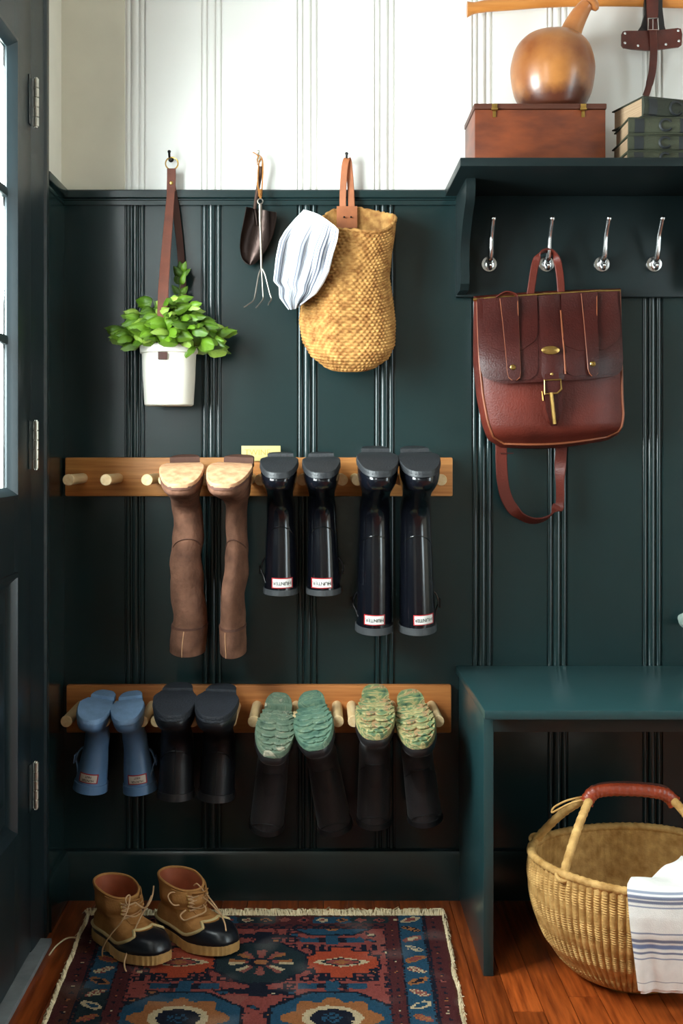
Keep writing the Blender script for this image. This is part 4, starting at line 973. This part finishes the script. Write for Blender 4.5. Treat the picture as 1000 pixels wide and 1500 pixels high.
def rug_col(u, v):
    u += .0045 * noise.noise((u * 130, v * 130, 17)); v += .0045 * noise.noise((u * 130, v * 130, 31)); u = min(RW - 1e-4, max(1e-4, u)); v = max(1e-4, v); nzv = noise.noise((u * 60, v * 60, 3)); ab = noise.noise((u * 5, v * 9, 1))
    e = min(u, RW - u)
    def guard(t, s):                       # small repeating motifs along a guard stripe
        q = (s / .026) % 1 - .5; k = int(s / .026)
        if abs(q) * 1.6 + abs(t) * 1.9 < .42: return (ROS, CRE, NAV, OCH)[k % 4] if abs(q) > .1 else NAV
        return None
    if e < .048:
        t = (e - .026) / .024
        if e < .006: return BRN
        if abs(e - .044) < .003: return NAV
        return guard(t, v) or (MAR if ab > -.15 else BRN)
    if e < .104:
        t = (e - .076) / .028
        if abs(t) > .9: return NAV
        k = int(v / .05); q = (v / .05) % 1 - .5; sl = q + t * .28 * (1 if k % 2 else -1)
        d = (abs(t) / .78) ** 2 + (sl / .26) ** 2
        cols = [(CRE, RED), (OCH, NAV), (ROS, CRE), (CRE, BLU), (OCH, RED)][k % 5]
        if k % 2 == 0 and abs(t) < .85 and abs(q) < .36:
            if d < .35: return cols[1]
            if d < 1.0: return cols[0]
        elif d < .8:
            return cols[0] if (abs(t) + abs(q) * 1.6) % .34 > .15 else cols[1]
        return BLU if ab > -.25 else TEA
    if v < .05:
        if v < .008: return BRN
        if v > .044: return MAR
        q = (u / .042) % 1 - .5; k = int(u / .042); t = (v - .026) / .018
        if abs(q) + abs(t) * .45 < .18: return NAV if k % 2 else RED
        if abs(q) + abs(t) * .45 < .33: return (CRE, OCH, ROS, RED)[k % 4]
        return (BLU, TEA, MAR)[(int(u / .084)) % 3]
    if e < .132:
        t = (e - .118) / .013; return guard(t, v + .013) or MAR
    if v < .075 or e < .137: return NAV if (int(u / .012) + int(v / .012)) % 2 else MAR
    # field, mirrored about the middle
    x = abs(u - RW / 2); vv = v - .075; P_ = .47; cell = int(vv / P_); y = vv % P_
    # large medallions on the axis: teal hexagon with radiating petals
    yc = y - .165; h = hexd(x, yc, .098, .098)
    if h < 1.0:
        r = sqrt(x * x + (yc * 1.15) ** 2); a = math.atan2(yc, x)
        if r < .014: return OCH
        if r < .024: return NAV
        if r < .066 and cos(a * 8) > -.05 - (r - .03) * 4: return (OCH, CRE, ROS)[int((a + pi) / (pi / 4)) % 3] if r > .034 else RED
        return TEA if h < .93 else NAV
    if x < .018 and abs(yc) < .150: return NAV
    if abs(abs(yc) - .128) < .010 and x < .075: return NAV if x < .06 or abs(yc) < .128 else BLU
    # stepped tablet with an eye
    xe = x - .168; ye = y - .165
    for k, (a_, b_) in enumerate(((.078, .026), (.062, .048), (.034, .066))):
        pass
    ins = any(abs(xe) < a_ and abs(ye) < b_ for a_, b_ in ((.074, .028), (.056, .050), (.022, .070)))
    out = any(abs(xe) < a_ + .007 and abs(ye) < b_ + .007 for a_, b_ in ((.074, .028), (.056, .050), (.022, .070)))
    if ins:
        el = (abs(xe) / .056) + (abs(ye) / .022) ** 1.5
        if el < .30: return OCH
        if el < .62: return RED
        if el < .78: return TEA
        if el < 1.05: return CRE
        return (150, 62, 40) if (abs(xe) + abs(ye)) > .02 else RED
    if out: return NAV
    if abs(xe) < .078 and .055 < abs(ye) < .085 and int((xe + .2) / .011) % 2 == 0 and abs(xe) > .03: return NAV
    # blue stars between the rows
    yb_ = y - .40 if y > .2 else y + .07; xb = x - .148; hb = hexd(xb, yb_, .125, .105)
    if hb < 1:
        r = sqrt((xb * .8) ** 2 + yb_ ** 2)
        if r < .018: return NAV if (int(xb * 160) + int(yb_ * 160)) % 2 else BLU
        if r < .034: return NAV
        if r < .047: return CRE
        if r < .072 + .008 * cos(8 * math.atan2(yb_, xb)): return OCH
        return BLU if hb < .94 else NAV
    if abs(xb) < .014 and abs(yb_) < .150: return BLU
    if abs(abs(yb_) - .128) < .012 and abs(xb) < .07: return BLU if abs(xb) > .03 else NAV
    # scattered small hooks and boxes
    cx, cy = int(u / .034), int(v / .030); hsh = (cx * 73 + cy * 151 + cx * cy * 7) % 11; qx, qy = (u / .034) % 1 - .5, (v / .030) % 1 - .5
    if hsh < 4:
        if max(abs(qx), abs(qy)) < .16: return (CRE, OCH, BLU, ROS, TEA)[hsh]
        if max(abs(qx), abs(qy)) < .36 and (hsh % 2 or qx * qy > 0): return NAV
    if ab > .42: return ROS
    return RED if nzv + ab * .6 > -.45 else MAR
nu, nv = 212, 250
mb = MB()
def wob(s, k): return .004 * noise.noise((s * 5, k, 0)) 
def rug_pt(i, j):
    u, v = i / nu, j / nv; y = RV0 - RLEN * v
    skew = lerp(0, .030, v) * 1.6; x0 = RU0 + skew + wob(v * 3, 1); x1 = RU0 + RW - .020 * v * 2 + wob(v * 3, 8)
    return Vector((lerp(x0, x1, u), y + wob(u * 4, 3) * (1 - v), RT))
vs = [rug_pt(i, j) for j in range(nv + 1) for i in range(nu + 1)]; n = nu + 1
mb.add(vs, [(j * n + i, j * n + i + 1, (j + 1) * n + i + 1, (j + 1) * n + i) for j in range(nv) for i in range(nu)])
bd = [rug_pt(i, 0) for i in range(nu + 1)] + [rug_pt(nu, j) for j in range(1, nv + 1)] + [rug_pt(i, nv) for i in range(nu - 1, -1, -1)] + [rug_pt(0, j) for j in range(nv - 1, 0, -1)]
mb.loft([bd, [Vector((p.x, p.y, .0008)) for p in bd]], cap0=False, cap1=True)
rug_me = mb.mesh('wool_rug', M_rug, 0)
ca = rug_me.color_attributes.new('dye', 'FLOAT_COLOR', 'CORNER'); data = []
for p in rug_me.polygons:
    c = p.center; v = (RV0 - c.y) / RLEN; sk = .048 * v; u = (c.x - RU0 - sk) / (RW - .040 * v - sk) * RW
    k = lin(rug_col(min(RW - 1e-4, max(1e-4, u)), max(1e-4, v * RLEN))); r_ = 1 + .22 * noise.noise((c.x * 300, c.y * 300, 5)); wr_ = .10 * max(0, noise.noise((c.x * 14, c.y * 14, 9)) - .15)
    data += [min(1, k[0] * r_ + wr_), min(1, k[1] * r_ + wr_ * .85), min(1, k[2] * r_ + wr_ * .75), 1.0] * p.loop_total
ca.data.foreach_set('color', data)
rug = put('wool_rug', rug_me); tag(rug, 'worn red and blue patterned wool rug with cream fringe on the wooden floor', 'rug')
M_fr = mat('cream_wool_fringe', (226, 206, 168), .9, var=.2, scale=50, spec=.1)
rr = random.Random(5); fm = MB()
def tuft(p, d, ln, r):
    s = Vector((-d.y, d.x, 0)); q = p + d * ln * .5 + s * rr.uniform(-.3, .3) * ln + Vector((0, 0, .004 + rr.uniform(0, .009)))
    e = p + d * ln + s * rr.uniform(-.6, .6) * ln; e.z = rr.uniform(.0026, .011)
    fm.tube([p, q, e], [r, r * .9, r * .4], 4)
for k in range(520):
    i = k / 519 * nu; p = rug_pt(i, 0); p.z = .004; tuft(p + Vector((0, -.002, 0)), Vector((rr.uniform(-.3, .3), 1, 0)).normalized(), rr.uniform(.014, .040), .0022)
for k in range(420):
    for side in (0, 1):
        j = k / 419 * nv; p = rug_pt(nu * side, j); p.z = .005; tuft(p + Vector((.002 * (1 - 2 * side), 0, 0)), Vector((-1 + 2 * side, rr.uniform(-.8, .8), 0)).normalized(), rr.uniform(.004, .010), .0020)
fm.build('fringe', M_fr, rug, 0, local=True, kind='stuff')
MB().tube(spline([W(112, 1384, .0), W(96, 1382, 0)], 2) and spline([Vector((-.505, -.245, .006)), Vector((-.53, -.25, .010)), Vector((-.548, -.275, .006)), Vector((-.555, -.30, .0022)), Vector((-.556, -.318, .002))], 6), .0017, 6).build('loose_thread', M_fr, rug, local=True)

# ------------------------------------------------------------------ duck boots on the rug
M_tanl = mat('tan_nubuck', (158, 106, 56), .75, scale=30, rgb2=(188, 134, 78), bump=.2, bscale=250, spec=.25)
M_lin = mat('russet_lining', (150, 72, 40), .7, var=.2, scale=30)
M_rub = mat('black_shell_rubber', (20, 22, 28), .32, var=.2, scale=20)
M_gum = mat('gum_rubber', (186, 142, 84), .6, var=.15, scale=40)
M_trim = mat('cream_welt', (206, 180, 128), .6, var=.1)
M_lace = mat('rawhide_lace', (196, 154, 112), .65, var=.15, scale=60)
def duck(label, hx, hy, yaw, laces):
    lt = Last(.228, .098, .108, .090, .120, aw=.084, ad=.112, k=.62, spring=.006, flat=1.2)
    t = thing('duck_boot', label, 'boot', (hx, hy, RT + .017), 'tan lace up boots on the rug'); t.rotation_euler = (0, 0, yaw)
    zs = [lerp(.010, .108, i / 20) for i in range(21)]
    def U(th, z, off=0):                              # the collar dips at the front, rises at the heel
        zt = lt.H - .010 * sst(.3, 1, (1 - cos(th)) / 2) + .004 * cos(th)
        return lt.P(th, z, off) if z < .07 else lt.P(th, lerp(.07, zt, (z - .07) / (lt.H - .07)), off)
    n = 48; ring = lambda z, off=0: [U(2 * pi * k / n, z, off) for k in range(n)]
    MB().loft([ring(z) for z in zs] + [ring(.108, -.004)], cap1=False, cap0=False).build('upper', M_tanl, t, 60, local=True)
    MB().loft([ring(.1082, -.0035), ring(.10, -.005), ring(.088, -.006), ring(.075, -.006), ring(.055, -.006)], cap0=False).build('lining', M_lin, t, 60, local=True)
    MB().tube([U(2 * pi * k / n, .108, -.002) for k in range(n)], .0028, 6, closed=True).build('collar', M_tanl, t, local=True)
    ztop = lambda th: .014 + .026 * sst(.52, .97, (1 - cos(th)) / 2)
    sh = lambda th, q: lt.P(th, q * ztop(th), .0035)
    MB().loft([[sh(2 * pi * k / n, q) for k in range(n)] for q in (0, .15, .3, .45, .6, .75, .9, 1.0)] + [[lt.P(2 * pi * k / n, ztop(2 * pi * k / n), 0) for k in range(n)]], cap1=False).build('rubber_shell', M_rub, t, 60, local=True)
    MB().tube([lt.P(2 * pi * k / n, ztop(2 * pi * k / n) + .001, .0028) for k in range(n)], .0034, 8, closed=True).build('welt', M_trim, t, local=True)
    # gum outsole with ribbed toe
    m = 160; R = []
    for z, off in ((-.0165, .004), (-.0155, .006), (-.001, .0062), (.004, .0055), (.0055, .0030)):
        R.append([lt.P(2 * pi * k / m, 0, off + (.0012 * sin(k * pi / 2) if -.016 < z < .003 else 0)) + Vector((0, 0, z)) for k in range(m)])
    MB().loft(R).build('outsole', M_gum, t, 25, local=True)
    # tongue and lacing
    MB().grid(lambda u, v: U(pi + lerp(-.42, .42, u), lerp(.048, .107, v), .0035 + .003 * sin(pi * u) + .010 * sst(.8, 1, v)), 8, 12, .002).build('tongue', M_tanl, t, 60, local=True)
    for s in (-1, 1):
        MB().grid(lambda u, v: U(pi + s * lerp(.42, 1.25, u), lerp(.056, .104, v), .003), 6, 10, .002).build('eyestay', M_tanl, t, 60, local=True)
    zl = [.056, .066, .076, .086, .096]; lc = MB(); E = lambda s, i, o=.009: U(pi + s * (.62 if i else .56), zl[i], o)
    for i in range(4):
        for s in (-1, 1): lc.tube(spline([E(s, i, .005), (E(s, i) + E(-s, i + 1)) / 2 + Vector((0, -.007, .003 * s)), E(-s, i + 1, .005)], 5), .0016, 6)
    lc.tube(spline([E(-1, 0, .005), (E(-1, 0) + E(1, 0)) / 2 + Vector((0, -.006, 0)), E(1, 0, .005)], 5), .0016, 6)
    lc.build('lacing', M_lace, t, local=True)
    for s in (-1, 1):
        for i in range(5):
            p = E(s, i, .0045); MB().ball(p, .0030, 8, (1, .6, 1)).build('eyelet', M_brass, t, local=True)
    bpy.context.view_layer.update(); inv = (Matrix.Translation(t.location) @ Matrix.Rotation(yaw, 4, 'Z')).inverted()
    for pts in laces:
        P = spline([inv @ W(*p) for p in pts], 7); MB().tube(P, .0017, 6).build('lace_end', M_lace, t, local=True)
    return t
duck('tan and black lace up duck boot beside the door with long trailing laces', -.470, -.222, radians(44), [
    [(222, 1312, .300), (216, 1325, .318), (205, 1345, .335), (194, 1370, .352), (186, 1395, .375), (182, 1412, .395), (186, 1425, .405), (198, 1437, .402), (211, 1447, .385)],
    [(198, 1322, .335), (187, 1326, .345), (184, 1316, .345), (190, 1312, .335), (187, 1332, .355), (178, 1350, .362), (163, 1368, .355), (152, 1385, .345), (150, 1400, .335), (156, 1412, .330), (171, 1422, .340)],
    [(198, 1322, .330), (212, 1330, .335), (222, 1316, .325), (225, 1298, .290)]])
duck('tan and black lace up duck boot standing further from the door, laces looped', -.340, -.182, radians(46), [
    [(284, 1297, .24), (289, 1295, .25), (298, 1305, .262), (312, 1322, .285), (322, 1337, .31), (329, 1352, .33), (331, 1364, .345)],
    [(288, 1316, .262), (270, 1310, .272), (252, 1307, .275), (246, 1314, .28), (255, 1326, .282), (272, 1322, .275), (288, 1314, .262)],
    [(288, 1318, .265), (300, 1328, .278), (300, 1336, .290), (284, 1343, .300), (270, 1348, .300), (264, 1341, .295), (272, 1333, .285)],
    [(290, 1310, .255), (305, 1320, .29), (318, 1334, .31), (324, 1340, .32)]])

# ------------------------------------------------------------------ round woven market basket
M_elg = mat('golden_elephant_grass', (164, 120, 62), .7, scale=45, rgb2=(216, 172, 106), bump=.3, bscale=260, spec=.3, detail=5)
M_cog = mat('cognac_leather_wrap', (142, 54, 26), .42, var=.25, scale=30, bump=.25, bscale=200, coat=.1)
KX, KY, KZ, KR = .6284, -.39, .228, .200
bsk = thing('market_basket', 'round golden woven grass basket with leather wrapped handle under the bench', 'basket', (KX, KY, 0))
kp = [(0, .100), (.05, .118), (.15, .142), (.3, .168), (.5, .188), (.7, .198), (.85, .2005), (1, .198)]
NR, NA = 84, 84 * 6
def kr(z, a): 
    r = interp(kp, z / KZ); return r
def kpt(u, v):
    z = .002 + (KZ - .002) * v; a = 2 * pi * u; r = interp(kp, v)
    tw = u * NR; rib = abs(sin(pi * tw)) ** .7; 
    r += .0042 * rib * (1 if v > .06 else v / .06) + .0017 * sin(2 * pi * (v * 46 + .5 * (int(tw) % 2)))
    wv = .006 * sin(2 * a + .6) * v
    return Vector((KX + r * cos(a), KY + r * sin(a), z + wv))
kin = lambda u, v: (lambda a, r, z: Vector((KX + r * cos(a), KY + r * sin(a), z + .006 * sin(2 * a + .6) * v)))(2 * pi * u, interp(kp, v) - .007 + .0016 * abs(sin(pi * u * NR)), .010 + (KZ - .010) * v)
m = MB().grid(kpt, NA, 96); m.grid(kin, NR * 3, 30)
m.lathe([(.0005, .0015), (.101, .0015)], (KX, KY, 0), 60, cap=False); m.lathe([(.0005, .010), (.094, .010)], (KX, KY, 0), 60, cap=False)
m.build('woven_bowl', M_elg, bsk, 80)
rimp = []
for k in range(240):
    a = 2 * pi * k / 240; rimp.append(Vector((KX + .1965 * cos(a), KY + .1965 * sin(a), KZ + .004 + .006 * sin(2 * a + .6))))
MB().tube(rimp, [.0082 + .0009 * sin(k * 2.4) for k in range(240)], 10, closed=True).build('rim', M_elg, bsk, 80)
hl = W(861, 1171, .39); hrx = 2 * KX - hl.x
def rimat(deg, out=0): a = radians(deg); return Vector((KX + (.1965 + out) * cos(a), KY + (.1965 + out) * sin(a), KZ + .006))
def twist(p0, p1, r):
    n = 26; P = [p0.lerp(p1, i / n) + Vector((0, 0, .010 * sin(pi * i / n))) for i in range(n + 1)]; return MB().tube(P, [r * (1 + .08 * sin(i * 2.6)) for i in range(n + 1)], 10)
for s in (0, 1):
    top = Vector((hl.x if not s else hrx, KY, hl.z))
    for dg, dy in ((216, -.008), (150, .008)):
        q = rimat(dg if not s else 540 - dg); twist(q, top + Vector((0, dy, 0)), .0085).build('handle_leg', M_elg, bsk, 60)
        d = (top - q).normalized(); MB().tube([q + Vector((.0125 * cos(x_), .0125 * sin(x_) * .9, .006 * sin(x_ * 1.0))) for x_ in [2 * pi * i / 14 for i in range(14)]], .0042, 8, closed=True).build('binding', M_elg, bsk)
arc = spline([Vector((hl.x - .004, KY, hl.z - .006)), Vector((hl.x + .012, KY, hl.z + .014)), Vector((lerp(hl.x, hrx, .25), KY, hl.z + .020)), Vector((KX, KY, hl.z + .020)), Vector((lerp(hl.x, hrx, .75), KY, hl.z + .017)), Vector((hrx - .014, KY, hl.z + .010)), Vector((hrx + .004, KY, hl.z - .006))], 12)
MB().tube(arc, [.0135 + .0006 * sin(i * 1.6) + (.0015 if i < 3 or i > len(arc) - 4 else 0) for i in range(len(arc))], 16).build('handle_wrap', M_cog, bsk, 60)
st = MB()
for i in range(3, len(arc) - 3, 1): st.tube([arc[i] + Vector((-.003, -.004, .0142)), arc[i] + Vector((.004, .004, .0142))], .0013, 5)
st.build('wrap_stitching', mat('dark_thread', (70, 32, 22), .7), bsk, kind='stuff')
MB().tube(spline([hl + Vector((0, -.006, .004)), W(835, 1177, .39), W(815, 1187, .40), W(808, 1190, .40), W(812, 1182, .39), W(832, 1172, .385), hl + Vector((0, .004, .006))], 6), .0020, 8).build('grass_loop', M_elg, bsk)

# striped cloth over the rim
NB = (84, 96, 130); LB = (120, 128, 152)
bst = [(.245, .007, LB), (.275, .014, NB), (.308, .013, NB), (.345, .006, LB), (.545, .007, LB), (.605, .014, NB), (.650, .019, (70, 96, 146)), (.700, .009, NB), (.745, .006, LB), (.935, .004, (150, 150, 156))]
M_blk = stripe_mat('white_striped_cotton', (232, 228, 222), bst, axis=1)
def cloth_pt(u, v, off=0.0, vmax=1.0):
    # v<.22 lies inside the bowl, then over the rim and down the outside
    px_l = interp([(0, 940), (.12, 912), (.22, 900), (1, 918)], v)
    a0 = math.atan2(-sqrt(max(0, .2 ** 2 - .04 ** 2)), -.04)
    ang0 = radians(interp([(0, 262), (.12, 256), (.22, 253.5), (.5, 255), (1, 259)], v)); ang = lerp(ang0, radians(330), u)
    wob_ = .004 * sin(u * 23 + 1) * sst(.3, .9, v) + .003 * sin(u * 41) * sst(.3, .9, v)
    if v < .22:
        t = v / .22; r = lerp(.10, .196, t) + .0; z = lerp(KZ - .015 + .040 * sst(.0, .55, u), KZ + .017, t) + .016 * sin(pi * t) * (.5 + sin(u * 9 + 1) * .5)
    else:
        t = (v - .22) / .78; zt = KZ + .016; z = lerp(zt, .056, t); b = sst(0, .06, t)
        r = lerp(.196, max(interp(kp, max(0, z) / KZ), lerp(.2, .190, t)) + .0135, b) + .004 * sin(pi * t) + wob_
    r += off
    wv = .006 * sin(2 * ang + .6) * (1 if v < .25 else 1 - (v - .25))
    return Vector((KX + r * cos(ang), KY + r * sin(ang), z + wv))
cb = MB().grid(lambda u, v: cloth_pt(u, v), 60, 70, .003).build('striped_cloth', M_blk, None, 60)
tag(cb, 'white cotton cloth with blue stripes draped over the basket rim', 'cloth')
MB().grid(lambda u, v: cloth_pt(u * .98 + .02 + .0 * v, lerp(.235, 1.03, v), -.0055), 60, 60, .0025).build('folded_layer', M_blk, cb, 60, local=True)
